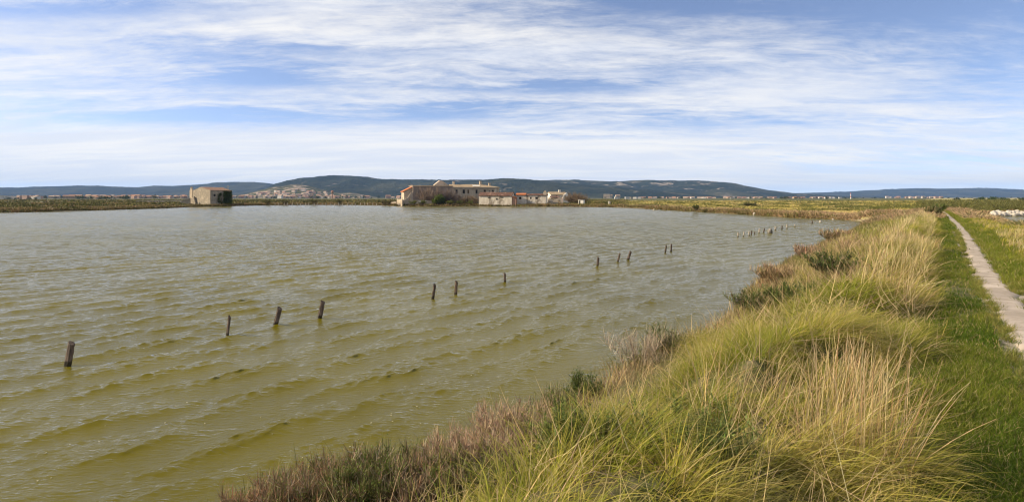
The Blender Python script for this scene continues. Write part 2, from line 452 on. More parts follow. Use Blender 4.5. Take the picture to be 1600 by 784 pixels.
M_hillr = hillmat('maquis_with_limestone', (0.007, 0.016, 0.010), (0.028, 0.038, 0.022), (0.40, 0.33, 0.26), 0.545, 0.03, 0.006)
M_mound = hillmat('village_mound', (0.05, 0.065, 0.026), (0.11, 0.10, 0.05), (0.48, 0.37, 0.31), 0.50, 0.03, 0.007)
M_hillf = hillmat('far_maquis', (0.007, 0.014, 0.010), (0.020, 0.028, 0.018), ROCK, 0.68, 0.02)
hz1 = hill([(-260, 300), (-120, 294), (0, 293.5), (35, 293.8), (60, 292), (120, 290), (150, 290.6), (175, 292), (215, 292.6), (240, 290), (270, 290.5), (300, 289), (345, 285.5), (390, 284.3),
            (410, 285.5), (425, 287.5), (480, 292), (560, 300), (640, 308)], 4300, 6800, M_hillf)
hz2 = hill([(330, 308.5), (380, 303), (415, 295), (430, 287), (450, 282.5), (470, 279), (500, 276.2), (520, 275.3), (545, 275), (560, 276), (590, 279.3), (620, 281), (660, 280.8), (700, 282),
            (740, 281.2), (800, 284), (900, 291), (980, 300), (1040, 308)], 2700, 4300, M_hill)
hz3 = hill([(560, 308), (640, 299), (700, 287), (740, 282.5), (760, 280.5), (785, 279), (805, 279.2), (830, 281), (850, 283.2), (880, 286), (940, 291), (1010, 296), (1090, 303), (1150, 308.5)], 2500, 3500, M_hill)
hz4 = hill([(740, 308), (800, 290), (840, 282.2), (870, 281), (900, 281.2), (930, 282.5), (960, 283.8), (990, 282), (1040, 282.6), (1090, 282), (1110, 283), (1130, 285), (1150, 288), (1170, 291.3), (1200, 297),
            (1235, 301.5), (1270, 303.6), (1320, 306.5), (1400, 308.8)], 3000, 4900, M_hillr)
hz5 = hill([(1040, 308.5), (1180, 303.5), (1240, 302), (1290, 300.6), (1330, 299.2), (1380, 296.4), (1410, 295.2), (1440, 294.6), (1500, 294.8), (1540, 294.3), (1575, 295.5), (1600, 296.5),
            (1680, 300), (1800, 308)], 5600, 9000, M_hillf)
hzv = hill([(345, 308.8), (385, 303), (405, 297.5), (420, 293.8), (432, 291.5), (441, 292.0), (452, 289.2), (463, 288.0), (474, 289.2), (488, 292), (502, 296), (515, 300), (532, 302), (548, 301), (565, 304), (590, 308.5)],
           2150, 2900, M_mound, 0.12, 2.0, 0.8)

# haze: one closed box round everything
hb = bmesh.new(); bmesh.ops.create_cube(hb, size=1)
for v in hb.verts:
    v.co.x *= 30000; v.co.y *= 28000; v.co.z = 340 if v.co.z > 0 else -4.5
hm = bpy.data.meshes.new('haze'); hb.to_mesh(hm); hb.free()
m = bpy.data.materials.new('thin_haze'); m.use_nodes = True; t = m.node_tree; t.nodes.clear()
o = t.nodes.new('ShaderNodeOutputMaterial'); pv = t.nodes.new('ShaderNodeVolumePrincipled')
pv.inputs['Color'].default_value = (0.34, 0.56, 1.0, 1); pv.inputs['Density'].default_value = 0.000048; pv.inputs['Anisotropy'].default_value = 0.0
t.links.new(pv.outputs[0], o.inputs['Volume'])
haze = link('haze', hm, None, [m]); tag(haze, kind='stuff')

# ------------------------------------------------------------------ building kit
class B:
    """collects solid pieces of one part"""
    def __init__(s): s.bm = bmesh.new()
    def hexa(s, p):           # 8 corners: bottom 4 then top 4
        v = [s.bm.verts.new(q) for q in p]
        for f in ((3, 2, 1, 0), (4, 5, 6, 7), (0, 1, 5, 4), (1, 2, 6, 5), (2, 3, 7, 6), (3, 0, 4, 7)):
            s.bm.faces.new([v[i] for i in f])
        return s
    def box(s, x0, x1, y0, y1, z0, z1):
        return s.hexa([(x0, y0, z0), (x1, y0, z0), (x1, y1, z0), (x0, y1, z0), (x0, y0, z1), (x1, y0, z1), (x1, y1, z1), (x0, y1, z1)])
    def wall(s, p0, p1, prof, th=0.5, ops=(), z0=-0.4, jag=0.0):
        """wall from p0 to p1; prof = [(u, top)], openings (u0, u1, za, zb) cut right through"""
        p0 = Vector(p0); p1 = Vector(p1); L = (p1 - p0).length; d = (p1 - p0) / L; n = Vector((-d.y, d.x)) * th
        us = sorted({0.0, L, *[min(max(u, 0), L) for u, _ in prof], *[u for q in ops for u in q[:2]], *([L * i / 16 for i in range(17)] if jag else [])})
        pu = [u for u, _ in prof]; ph = [h for _, h in prof]
        J = {u: random.uniform(-jag, jag * 0.3) for u in us}
        for a, b_ in zip(us[:-1], us[1:]):
            if b_ - a < 1e-4: continue
            mid = (a + b_) / 2
            ha, hb_ = float(np.interp(a, pu, ph)) + J[a], float(np.interp(b_, pu, ph)) + J[b_]
            cuts = sorted([q for q in ops if q[0] <= mid <= q[1]], key=lambda q: q[2])
            z = z0; spans = []
            for q in cuts: spans.append((z, z, q[2], q[2])); z = q[3]
            spans.append((z, z, ha, hb_))
            A = p0 + d * a; Bq = p0 + d * b_
            for (za, zb, ta, tb) in spans:
                s.hexa([(A.x, A.y, za), (Bq.x, Bq.y, zb), (Bq.x + n.x, Bq.y + n.y, zb), (A.x + n.x, A.y + n.y, za),
                        (A.x, A.y, ta), (Bq.x, Bq.y, tb), (Bq.x + n.x, Bq.y + n.y, tb), (A.x + n.x, A.y + n.y, ta)])
        return s
    def slab(s, a, b_, c, d, th=0.18):
        q = [Vector(v) for v in (a, b_, c, d)]; dn = Vector((0, 0, -th))
        return s.hexa([v + dn for v in q] + q)
    def build(s, name, m, parent, label=None):
        bmesh.ops.remove_doubles(s.bm, verts=s.bm.verts, dist=1e-4)
        bmesh.ops.recalc_face_normals(s.bm, faces=s.bm.faces)
        me = bpy.data.meshes.new(name); s.bm.to_mesh(me); s.bm.free()
        o = link(name, me, parent, [m] if m else [])
        if label: o['label'] = label
        return o
def along(p0, th, px):
    """length along heading th from p0 at which the photo column px is met"""
    k = (px - 800) / F
    return (k * p0[1] - p0[0]) / (math.cos(th) - k * math.sin(th))
def zat(y, d): return ZC + (HOR - y) / F * d

M_rubble = blotch('rubble_stone', (0.335, 0.285, 0.215), (0.23, 0.195, 0.15), 1.6, 0.9, 0.1, (0.42, 0.35, 0.26), bstr=0.8, bdist=0.06)
M_render = blotch('weathered_render', (0.47, 0.385, 0.28), (0.36, 0.29, 0.21), 0.7, 0.9, 0.1, (0.58, 0.50, 0.39), stretch=(1, 1, 0.5))
M_lime = blotch('stained_limewash', (0.74, 0.66, 0.53), (0.60, 0.51, 0.39), 1.1, 0.9, 0.1, (0.28, 0.23, 0.17), stretch=(1, 1, 0.45))
M_cream = blotch('cream_plaster', (0.54, 0.45, 0.34), (0.42, 0.34, 0.25), 0.8, 0.9, 0.1, (0.58, 0.44, 0.34))
M_white = blotch('white_plaster', (0.74, 0.70, 0.62), (0.62, 0.57, 0.48), 0.8, 0.9, 0.1)
M_dtile = blotch('dark_old_tile', (0.17, 0.085, 0.060), (0.080, 0.055, 0.042), 2.6, 0.9, 0.1, (0.38, 0.25, 0.18), bstr=0.8, bdist=0.05)
M_otile = blotch('orange_tile', (0.48, 0.17, 0.070), (0.38, 0.14, 0.06), 1.8, 0.85, 0.1, bstr=0.8, bdist=0.05)
M_ttile = blotch('tan_tile', (0.40, 0.30, 0.19), (0.30, 0.22, 0.14), 1.4, 0.9, 0.1, (0.45, 0.36, 0.25), bstr=0.8, bdist=0.05)
M_brick = blotch('pinkish_brick', (0.45, 0.26, 0.17), (0.36, 0.21, 0.14), 2.0, 0.9, 0.1)
M_shutter = blotch('old_shutter', (0.022, 0.022, 0.024), (0.045, 0.040, 0.036), 3.0, 0.7, 0.2)
M_blind = blotch('brown_shutter', (0.17, 0.12, 0.065), (0.13, 0.09, 0.05), 3.0, 0.7, 0.2)
M_stonetrim = blotch('pale_lintel', (0.52, 0.45, 0.35), (0.44, 0.38, 0.30), 2.0, 0.9, 0.1)

def window(root, u0, u1, z0, z1, y=0.0, m=None, frame=True):
    f = B()
    e = 0.10
    if frame:
        f.box(u0 - e, u1 + e, y - 0.04, y + 0.12, z1 + 0.003, z1 + 0.14)
    else:
        f.box(u0 - e, u1 + e, y - 0.03, y + 0.12, z1 + 0.003, z1 + 0.10)
    w = f.build('window', M_stonetrim, root)
    if frame: g = B(); g.box(u0 - e, u1 + e, y - 0.05, y + 0.12, z0 - 0.14, z0 - 0.003); g.build('sill', M_stonetrim, w)
    p = B(); p.box(u0 + .003, u1 - .003, y + 0.22, y + 0.28, z0 + .003, z1 - .003); p.build('shutter', m or M_shutter, w)
    return w

# ---- lone stone house on the spit, left
p0 = at(328.5, 200.0); TH = R(56)
hroot = empty('stone_house', (*p0, 0.45), TH)
tag(hroot, 'lone ruined stone house with a gabled end, half covered in ivy, on the spit', 'house')
Ls = along(p0, TH, 361.5); GL = 12.0; ev = 5.25; rg = 6.35
w = B()
w.wall((0, 0), (Ls, 0), [(0, ev), (Ls, ev - 0.15)], 0.5, [(1.2, 1.9, 3.0, 3.9), (4.6, 5.5, 0.3, 2.2)])
w.wall((Ls, 0.5), (Ls, GL), [(0, ev), (GL * .5, rg - .2), (GL, ev)], 0.5)
w.wall((0, GL), (0, 0.5), [(0, ev - .1), (GL * .42, rg), (GL * .5, rg - .05), (GL - .5, ev)], 0.5, jag=0.12)
w.wall((Ls - 0.5, GL), (0.5, GL), [(0, ev), (Ls, ev)], 0.5)
w.build('wall', M_rubble, hroot)
r_ = B(); r_.slab((0.25, -0.1, ev + .03), (Ls + .1, -0.1, ev - .10), (Ls + .1, GL * .5, rg + .02), (0.25, GL * .54, rg + .12))
r_.slab((Ls + .3, GL + .3, ev - .1), (0.25, GL + .3, ev - .1), (0.25, GL * .54 + .01, rg + .12), (Ls + .3, GL * .5 + .01, rg + .02))
r_.build('roof', blotch('faded_tile', (.30, .18, .125), (.22, .14, .10), 2.2, .9, .1, (.13, .09, .07)), hroot)
window(hroot, 1.2, 1.9, 3.0, 3.9)
d_ = B(); d_.box(4.603, 5.497, 0.2, 0.27, 0.303, 2.197); d_.build('door', M_blind, hroot)
c_ = B(); c_.wall((-0.1, GL + 2.0), (-0.1, GL + 0.1), [(0, 5.2), (.5, 5.5), (.9, 6.6), (1.3, 5.9), (1.9, 5.3)], 0.6); c_.build('chimney_stack', M_render, hroot)
c_ = B(); c_.wall((-0.7, GL + 2.2), (-0.7, GL - 3.2), [(0, 0.4), (2.0, 2.2), (4.2, 3.0), (5.2, 0.9)], 0.5, jag=0.2); c_.build('buttress', M_rubble, hroot)
lw = empty('low_wall', (*at(283, 203), 0.3), R(12)); tag(lw, 'broken low stone wall beside the lone stone house', 'wall')
w = B(); L = along(at(283, 203), R(12), 297); w.wall((0, 0), (L, 0), [(0, 1.4), (L * .4, 2.1), (L, 2.6)], 0.5, jag=0.3); w.build('wall', M_rubble, lw)

# ---- manor: long two-storey block with a shaded wing
p0 = at(645.5, 212.0); TH = R(20)
mroot = empty('manor_house', (*p0, 0.5), TH)
tag(mroot, 'long abandoned two storey manor with a row of dark windows behind bare shrubs', 'manor')
Lw = along(p0, TH, 707); topz = zat(291.2, 217) - .5
w = B()
w.wall((0, 0), (Lw, 0), [(0, topz), (Lw, topz + .1)], 0.6, [(8.3, 8.9, 3.6, 4.6)], jag=0.05)
w.wall((0, 9), (0, 0.6), [(0, topz - .4), (4, topz + .5), (8.4, topz)], 0.6)
w.wall((Lw, 0.6), (Lw, 9), [(0, topz), (8.4, topz)], 0.6)
w.wall((Lw - 0.6, 9), (0.6, 9), [(0, topz), (Lw, topz)], 0.6)
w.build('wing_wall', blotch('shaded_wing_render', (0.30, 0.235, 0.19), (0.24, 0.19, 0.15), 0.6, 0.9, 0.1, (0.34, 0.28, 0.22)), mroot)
r_ = B(); r_.slab((-.2, -.25, topz + .12), (Lw + .1, -.25, topz + .22), (Lw + .1, 9.2, topz + .5), (-.2, 9.2, topz + .4), .14); r_.build('wing_roof', M_ttile, mroot)
window(mroot, 8.3, 8.9, 3.6, 4.6, 0, M_shutter)
q0 = (p0[0] + math.cos(TH) * Lw - math.sin(TH) * 1.2, p0[1] + math.sin(TH) * Lw + math.cos(TH) * 1.2)
Lm = along(q0, TH, 779.5); Dm = 9.0; Yo = 1.2; X0 = Lw + 0.02
evz = zat(293.3, q0[1] + 4) - .5; rgz = evz + 1.35
wins = []
for pxc, wpx, ya, yb, mm in ((713.4, 3.0, 296.3, 303.0, 0), (724.6, 3.2, 296.2, 302.6, 0), (731.6, 2.4, 296.4, 302.6, 1), (744.6, 3.0, 296.4, 302.8, 0), (757.5, 2.8, 296.6, 300, 0),
                             (764.6, 1.6, 297.8, 299.6, 0), (770.2, 2.6, 297, 300.6, 0)):
    u = along(q0, TH, pxc); dd = q0[1] + math.sin(TH) * u; hw = wpx * 1.15 * dd / F / 2
    wins.append((u - hw, u + hw, zat(yb, dd) - .5, zat(ya, dd) - .5, mm))
low = [(u0, u1, 0.6, 1.9, 0) for (u0, u1, a, b_, mm) in wins[:4]]
w = B()
w.wall((X0, Yo), (X0 + Lm, Yo), [(0, evz), (Lm, evz)], 0.6, [q[:4] for q in wins + low])
w.wall((X0 + Lm, Yo + .6), (X0 + Lm, Yo + Dm), [(0, evz), (Dm, evz)], 0.6)
w.wall((X0, Yo + Dm), (X0, Yo + .6), [(0, evz), (Dm, evz)], 0.6)
w.wall((X0 + Lm - .6, Yo + Dm), (X0 + .6, Yo + Dm), [(0, evz), (Lm, evz)], 0.6)
w.build('wall', M_render, mroot)
for (u0, u1, a, b_, mm) in wins + low: window(mroot, X0 + u0, X0 + u1, a, b_, Yo, M_blind if mm else M_shutter)
cn = B(); cn.box(X0 + .03, X0 + Lm + .25, Yo - .28, Yo - .003, evz - .22, evz + .02); cn.build('cornice', M_stonetrim, mroot)
r_ = B()
e0, e1 = Yo - .35, Yo + Dm + .35; ym = Yo + Dm / 2; xr = X0 + Lm - 5.5; z0_ = evz + .20
r_.slab((X0 - .1, e0, z0_), (X0 + Lm + .35, e0, z0_), (xr, ym, rgz), (X0 - .1, ym, rgz), .16)
r_.slab((X0 + Lm + .35, e1, z0_), (X0 - .1, e1, z0_), (X0 - .1, ym + .01, rgz), (xr, ym + .01, rgz), .16)
r_.slab((X0 + Lm + .36, e0 + .02, z0_), (X0 + Lm + .36, e1, z0_), (xr + .02, ym + .02, rgz), (xr + .02, ym, rgz), .16)
roof = r_.build('roof', M_ttile, mroot)
for pxc, hh in ((713.5, 1.0), (755.5, 1.25), (770, .5)):
    u = X0 + along(q0, TH, pxc); c_ = B(); c_.box(u - .35, u + .35, ym - .4, ym + .4, rgz - .6, rgz + hh); c_.box(u - .45, u + .45, ym - .5, ym + .5, rgz + hh + .003, rgz + hh + .12)
    c_.build('chimney', M_cream, roof)
sk = B(); u = X0 + along(q0, TH, 745); sk.slab((u - 1.4, Yo + .6, z0_ + .40), (u + 1.5, Yo + .6, z0_ + .40), (u + 1.5, Yo + 1.9, z0_ + .86), (u - 1.4, Yo + 1.9, z0_ + .86), .06); sk.build('roof_patch', M_white, roof)
# raised gable behind the wing
u0 = Lw - 5.6; gz = topz + .5
g = B(); g.wall((u0, 6.5), (u0 + 5.6, 6.5), [(0, gz + .15), (2.2, gz + 1.9), (3.2, gz + 1.7), (5.6, gz + .2)], 2.5, z0=gz - 1.0); g.build('attic_gable', M_cream, mroot, 'pale attic gable rising above the wing')
# lean-to at the left end
ln = B(); lz = zat(299, 216) - .5
ln.wall((-3.1, 1.5), (0 - .02, 1.5), [(0, lz), (3.1, lz + 1.5)], .45); ln.wall((-3.1, 8), (-3.1, 1.95), [(0, lz), (6, lz)], .45, [(2.2, 3.0, 1.6, 2.6)])
ln.build('annex_wall', M_cream, mroot)
r_ = B(); r_.slab((-3.5, 1.2, lz - .05), (-.03, 1.2, lz + 1.68), (-.03, 8.3, lz + 1.68), (-3.5, 8.3, lz - .05), .2); r_.build('annex_roof', M_otile, mroot, 'orange tiled annex roof')
rw = B(); rw.wall((-4.6, .3), (-.02, .3), [(0, .7), (1.2, 1.7), (2.4, 2.4), (3.6, 4.2), (4.58, 5.0)], .5, [(3.0, 3.7, 1.2, 2.3)], jag=.3); rw.build('ruined_wall', M_cream, mroot)

# low walls in front of the manor
def freewall(name, px0, px1, d, th, prof, m, label, jag=.12, z=0.4):
    p = at(px0, d); L = along(p, th, px1); r = empty(name, (*p, z), th); tag(r, label, 'wall')
    w = B(); w.wall((0, 0), (L, 0), [(u * L, h) for u, h in prof], .45, jag=jag); w.build('wall', m, r); return r
freewall('garden_wall', 610.5, 619, 212, R(-25), [(0, 1.0), (1, 1.2)], M_cream, 'short cream wall stub, leftmost in front of the orange roofed annex')
freewall('garden_wall', 620, 628.3, 206, R(-42), [(0, 2.2), (1, 2.0)], M_cream, 'sunlit cream wall end between the wall stub and the shaded yard wall')
freewall('garden_wall', 628.4, 691, 205, R(8), [(0, 1.95), (.5, 1.7), (1, 1.5)], M_render, 'long shaded yard wall below the manor wing', .06)

freewall('salt_dike_wall', 212, 289, 262, R(4), [(0, 1.3), (1, 1.5)], M_cream, 'long low pale retaining wall behind the left spit', .05)
# ---- low limewashed barns on the shore
def barn(name, px0, px1, d, th, label, cat, wallm, roofm, ytop, yridge, ops_px, depth=5.5, roofjag=False, z=.45, gable=None):
    p = at(px0, d); L = along(p, th, px1); r = empty(name, (*p, z), th); tag(r, label, cat)
    ez = zat(ytop, d) - z; rz = zat(yridge, d + depth / 2) - z
    ops = []
    for (pc, wp, ya, yb) in ops_px:
        u = along(p, th, pc); dd = p[1] + u * math.sin(th); hw = wp * dd / F / 2; ops.append((u - hw, u + hw, zat(yb, dd) - z, zat(ya, dd) - z))
    w = B()
    w.wall((0, 0), (L, 0), [(0, ez), (L, ez)], .45, ops, jag=.05)
    w.wall((L, .45), (L, depth), [(0, ez), (depth / 2, rz - .1), (depth, ez)], .45)
    w.wall((0, depth), (0, .45), [(0, ez), (depth / 2, rz - .1), (depth - .45, ez)], .45)
    w.wall((L - .45, depth), (.45, depth), [(0, ez), (L, ez)], .45)
    w.build('wall', wallm, r)
    for q in ops: window(r, *q, 0, M_shutter, False)
    if roofm:
        b = B(); n = 9
        ra = rng.random(n + 1) * .12 - .06
        for i in range(n):
            a0, a1 = -.2 + (L + .4) * i / n, -.2 + (L + .4) * (i + 1) / n - .004
            b.slab((a0, -.25, ez + .05 + ra[i]), (a1, -.25, ez + .05 + ra[i]), (a1, depth / 2, rz + ra[i + 1]), (a0, depth / 2, rz + ra[i + 1]), .14)
        b.slab((L + .2, depth + .25, ez), (-.2, depth + .25, ez), (-.2, depth / 2 + .01, rz), (L + .2, depth / 2 + .01, rz), .14)
        b.build('roof', roofm, r)
    return r, L, ez, rz
barn('barn', 748.3, 799.6, 199, R(-11), 'low limewashed barn with a dark red tiled roof in front of the manor', 'barn', M_lime, M_dtile, 305.8, 300.3,
     [(764.5, 4.2, 308.2, 309.6), (776.4, 2.8, 309.6, 312.6), (785, 3.6, 308.2, 309.5)])
freew = empty('brick_shed', (*at(800.2, 197.0), .4), R(-8)); tag(freew, 'narrow pinkish brick shed wedged between the two low barns', 'shed')
L = along(at(800.2, 197.0), R(-8), 806.2)
w = B(); w.wall((0, 0), (L, 0), [(0, 2.9), (L, 2.5)], .3); w.wall((L, .3), (L, 3), [(0, 2.5), (3, 2.6)], .3); w.wall((0, 3), (0, .3), [(0, 2.9), (3, 2.9)], .3); w.build('wall', M_brick, freew)
w = B(); w.slab((-.12, -.15, 3.02), (L + .12, -.15, 2.62), (L + .12, 3.1, 2.85), (-.12, 3.1, 3.2), .12); w.build('roof', M_otile, freew)
r, L, ez, rz = barn('barn', 806.6, 853.4, 201, R(-9), 'low grey stained barn with a stone parapet at its right end', 'barn', M_lime, M_dtile, 304.9, 302.6,
     [(812.8, 3.6, 307.8, 311.2), (829.4, 2.4, 308, 311), (838.3, 4.0, 308, 311)])
w = B(); w.box(L - 1.1, L + .1, -.05, 1.2, ez - .4, ez + 1.1); w.box(L - .7, L - .1, .1, 1.0, ez + 1.103, ez + 1.5); w.build('parapet', M_cream, r)
w = B(); w.slab((-.2, -.3, ez + .16), (3.4, -.3, ez + .16), (3.4, 2.0, rz + .22), (-.2, 2.0, rz + .22), .1); w.build('roof_patch', M_otile, r, 'orange tiled end of the roof')
# ruined shell
p = at(856, 206); TH = R(-6); L = along(p, TH, 880); r = empty('ruined_barn', (*p, .45), TH); tag(r, 'roofless ruined barn with a broken wall head right of the low barns', 'ruin')
w = B(); w.wall((0, 0), (L, 0), [(0, 2.0), (L * .15, 2.4), (L * .35, 1.7), (L * .5, 2.2), (L * .7, 2.7), (L, 2.6)], .5, [(L * .66, L * .8, -.4, 1.7)], jag=.2)
w.wall((L, .5), (L, 6), [(0, 2.5), (6, 2.9)], .5, jag=.2); w.wall((0, 6), (0, .5), [(0, 2.7), (5.5, 2.0)], .5, jag=.2); w.wall((L - .5, 6), (.5, 6), [(0, 3.0), (L, 2.6)], .5, jag=.4)
w.build('wall', M_cream, r)
w = B(); w.slab((.6, .6, 2.75), (4.2, .6, 2.7), (4.2, 5.4, 3.2), (.6, 5.4, 3.3), .14); w.build('roof', M_dtile, r, 'collapsed remnant of the tiled roof')
# round cistern in front of it
bm = bmesh.new(); bmesh.ops.create_cone(bm, cap_ends=True, segments=18, radius1=.86, radius2=.82, depth=1.6, matrix=Matrix.Translation((0, 0, .6)))
bmesh.ops.create_cone(bm, cap_ends=True, segments=18, radius1=.9, radius2=.3, depth=.35, matrix=Matrix.Translation((0, 0, 1.58)))
me = bpy.data.meshes.new('cistern'); bm.to_mesh(me); bm.free(); ci = link('cistern', me, None, [M_render]); ci.location = (*at(860.5, 203), .45)
tag(ci, 'squat round pale cistern in front of the roofless barn', 'cistern')
# white house behind
p = at(861, 226); TH = R(14); L = along(p, TH, 886); r = empty('white_house', (*p, .5), TH); tag(r, 'white house with a tan roof and chimney behind the roofless barn', 'house')
ez = zat(304.5, 226) - .5; rz = zat(300.2, 229) - .5
w = B(); w.wall((0, 0), (L, 0), [(0, ez), (L, ez)], .4, [(2, 2.8, 2.4, 3.4)]); w.wall((L, .4), (L, 6), [(0, ez), (2.8, rz), (5.6, ez)], .4); w.wall((0, 6), (0, .4), [(0, ez), (2.8, rz), (5.6, ez)], .4); w.build('wall', M_white, r)
w = B(); w.slab((-.2, -.3, ez + .1), (L + .2, -.3, ez + .1), (L + .2, 3, rz + .12), (-.2, 3, rz + .12)); w.slab((L + .2, 6.3, ez + .1), (-.2, 6.3, ez + .1), (-.2, 3.01, rz + .12), (L + .2, 3.01, rz + .12)); rr = w.build('roof', M_ttile, r)
w = B(); w.box(L * .62, L * .74, 2.6, 3.3, rz - .3, rz + .9); w.build('chimney', M_white, rr)
w = B(); w.wall((L * .72, -.9), (L + 1.0, -.9), [(0, ez - .2), ((L * .28 + 1) * .5, rz - .35), (L * .28 + 1, ez - .4)], .8); w.build('front_gable', M_white, r)
window(r, 2, 2.8, 2.4, 3.4)
# little white shed in the brown thicket
p = at(903.5, 205); r = empty('shed', (*p, .5), R(-20)); tag(r, 'tiny white shed showing in front of the brown thicket', 'shed')
w = B(); w.wall((0, 0), (1.9, 0), [(0, 1.9), (1.9, 1.75)], .2, [(.3, .8, 0, 1.5)]); w.wall((1.9, .2), (1.9, 2.2), [(0, 1.75), (2, 1.75)], .2); w.wall((0, 2.2), (0, .2), [(0, 1.9), (2, 1.9)], .2); w.build('wall', M_white, r)
w = B(); w.slab((-.1, -.15, 2.0), (2.0, -.15, 1.86), (2.0, 2.3, 1.86), (-.1, 2.3, 2.0), .1); w.build('roof', M_shutter, r)
w = B(); w.box(.303, .797, .1, .15, -.2, 1.497); w.build('door', M_shutter, r)

# pole behind the stone house, water tower, radio mast
bm = bmesh.new(); bmesh.ops.create_cone(bm, cap_ends=True, segments=8, radius1=.13, radius2=.09, depth=7.9, matrix=Matrix.Translation((0, 0, 3.6)))
me = bpy.data.meshes.new('utility_pole'); bm.to_mesh(me); bm.free(); up = link('utility_pole', me, None, [M_stonetrim]); up.location = (*at(356.3, 222), .4)
tag(up, 'thin pale utility pole rising behind the ivy covered house', 'pole')
c_ = B(); c_.box(-.5, .5, -.06, .06, 6.9, 7.05); c_.build('crossarm', M_stonetrim, up)
wt = empty('water_tower', (*at(519.2, 1500), 0.8)); tag(wt, 'slim reddish water tower standing above the village roofs', 'tower')
def cone(name, m, par, *segs):
    bm = bmesh.new()
    for (r1, r2, z0, z1) in segs: bmesh.ops.create_cone(bm, cap_ends=True, segments=16, radius1=r1, radius2=r2, depth=z1 - z0, matrix=Matrix.Translation((0, 0, (z0 + z1) / 2)))
    me = bpy.data.meshes.new(name); bm.to_mesh(me); bm.free(); return link(name, me, par, [m])
cone('shaft', M_brick, wt, (1.9, 1.5, -1, 14)); cone('tank', M_brick, wt, (1.5, 3.4, 14.002, 16.5), (3.4, 3.4, 16.502, 19.6)); cone('cap', M_otile, wt, (3.5, .4, 19.602, 21))
mr = empty('radio_mast', (*at(1329.3, 1100), .8)); tag(mr, 'slender red and white radio mast on the right plain', 'mast')
M_mred = blotch('mast_red', (.55, .20, .14), (.50, .17, .12), 1); M_mwh = blotch('mast_white', (.78, .76, .72), (.72, .70, .66), 1)
for i, (za, zb) in enumerate(((-.5, 3), (3.002, 6), (6.002, 9), (9.002, 12))):
    b = B(); s0, s1 = .75 - .13 * i, .62 - .13 * i
    b.hexa([(-s0, -s0, za), (s0, -s0, za), (s0, s0, za), (-s0, s0, za), (-s1, -s1, zb), (s1, -s1, zb), (s1, s1, zb), (-s1, s1, zb)])
    b.build('mast_section', M_mwh if i % 2 == 0 else M_mred, mr)

# ------------------------------------------------------------------ the distant town
def plainmat(name, c): return blotch(name, c, tuple(v * .85 for v in c), .25, .9, .1)
WALLM = {'white': plainmat('white_wall', (.66, .62, .56)), 'cream': plainmat('cream_wall', (.50, .42, .33)), 'pink': plainmat('pink_wall', (.46, .32, .26)), 'ochre': plainmat('ochre_wall', (.40, .30, .20))}
ROOFM = plainmat('town_tile', (.40, .22, .14)); ROOFP = plainmat('pale_town_tile', (.48, .33, .24)); GREYR = plainmat('flat_grey_roof', (.45, .44, .43)); DWIN = plainmat('dark_town_window', (.06, .06, .07))
def houseproto(kind):
    b = B()
    if kind == 'block':
        L, D, H = 16, 10, 9; b.box(-L / 2, L / 2, -D / 2, D / 2, -4, H); nroof = None
    else:
        L, D, H = (11, 8, 4.5) if kind == 'house' else (13, 8, 7); b.box(-L / 2, L / 2, -D / 2, D / 2, -4, H)
    for fl in range(int(H // 3)):
        for i in range(int(L // 3)):
            x = -L / 2 + 1.5 + i * 3; b.box(x - .5, x + .5, -D / 2 - .06, -D / 2 + .05, fl * 3 + .9, fl * 3 + 2.3)
    n1 = len(b.bm.faces)
    e = .5
    if kind == 'block': b.box(-L / 2 - .2, L / 2 + .2, -D / 2 - .2, D / 2 + .2, H + .003, H + .5)
    else:
        v = [b.bm.verts.new(q) for q in ((-L / 2 - e, -D / 2 - e, H + .01), (L / 2 + e, -D / 2 - e, H + .01), (L / 2 + e, D / 2 + e, H + .01), (-L / 2 - e, D / 2 + e, H + .01), (-L / 2 - e, 0, H + 2), (L / 2 + e, 0, H + 2))]
        for f in ((0, 1, 5, 4), (2, 3, 4, 5), (1, 2, 5), (3, 0, 4), (3, 2, 1, 0)): b.bm.faces.new([v[i] for i in f])
    b.bm.faces.ensure_lookup_table()
    for i, f in enumerate(b.bm.faces): f.material_index = 0 if i < 6 else (2 if i < n1 else 1)
    bmesh.ops.recalc_face_normals(b.bm, faces=b.bm.faces)
    me = bpy.data.meshes.new('town_house'); b.bm.to_mesh(me); b.bm.free(); return me
PROTO = {}
for k in ('house', 'tall', 'block'):
    base = houseproto(k)
    for cname, wm in WALLM.items():
        me = base.copy(); me.materials.append(wm); me.materials.append(GREYR if k == 'block' else (ROOFP if cname in ('cream', 'white') else ROOFM)); me.materials.append(DWIN); PROTO[k, cname] = me
hrng = random.Random(5)
KW = {'house': 'low', 'tall': 'two storey', 'block': 'flat roofed'}
def townhouse(px, d, z, kind, cname, place, group, sc=1.0):
    o = bpy.data.objects.new('town_house', PROTO[kind, cname]); COL.objects.link(o)
    o.location = (*at(px, d), z); o.rotation_euler = (0, 0, hrng.uniform(-.5, .5)); o.scale = (sc * hrng.uniform(.85, 1.25), sc, sc * hrng.uniform(.85, 1.1))
    tag(o, f'tiny {KW[kind]} {cname} house {place}', 'house', f'{KW[kind]} {cname} houses {group}')
def cluster(n, pxr, dr_, kinds, cols, place, group, hz=None, sc=1.0, flat=1.0):
    for i in range(n):
        px = hrng.uniform(*pxr) if not callable(pxr) else pxr(); d = hrng.uniform(*dr_)
        z = float(hz(np.array([float(px)]), np.array([float(d)]))[0]) if hz else flat
        townhouse(px, d, z, hrng.choice(kinds), hrng.choice(cols), place, group, sc)
cluster(9, (-4, 33), (950, 1050), ['block'], ['white', 'pink', 'cream'], 'at the far left edge of the town', 'at the far left', None, .62)
cluster(10, (36, 68), (900, 1000), ['tall', 'block'], ['pink', 'pink', 'white'], 'left of the hedge, in the pink block row', 'in the pink row', None, .62)
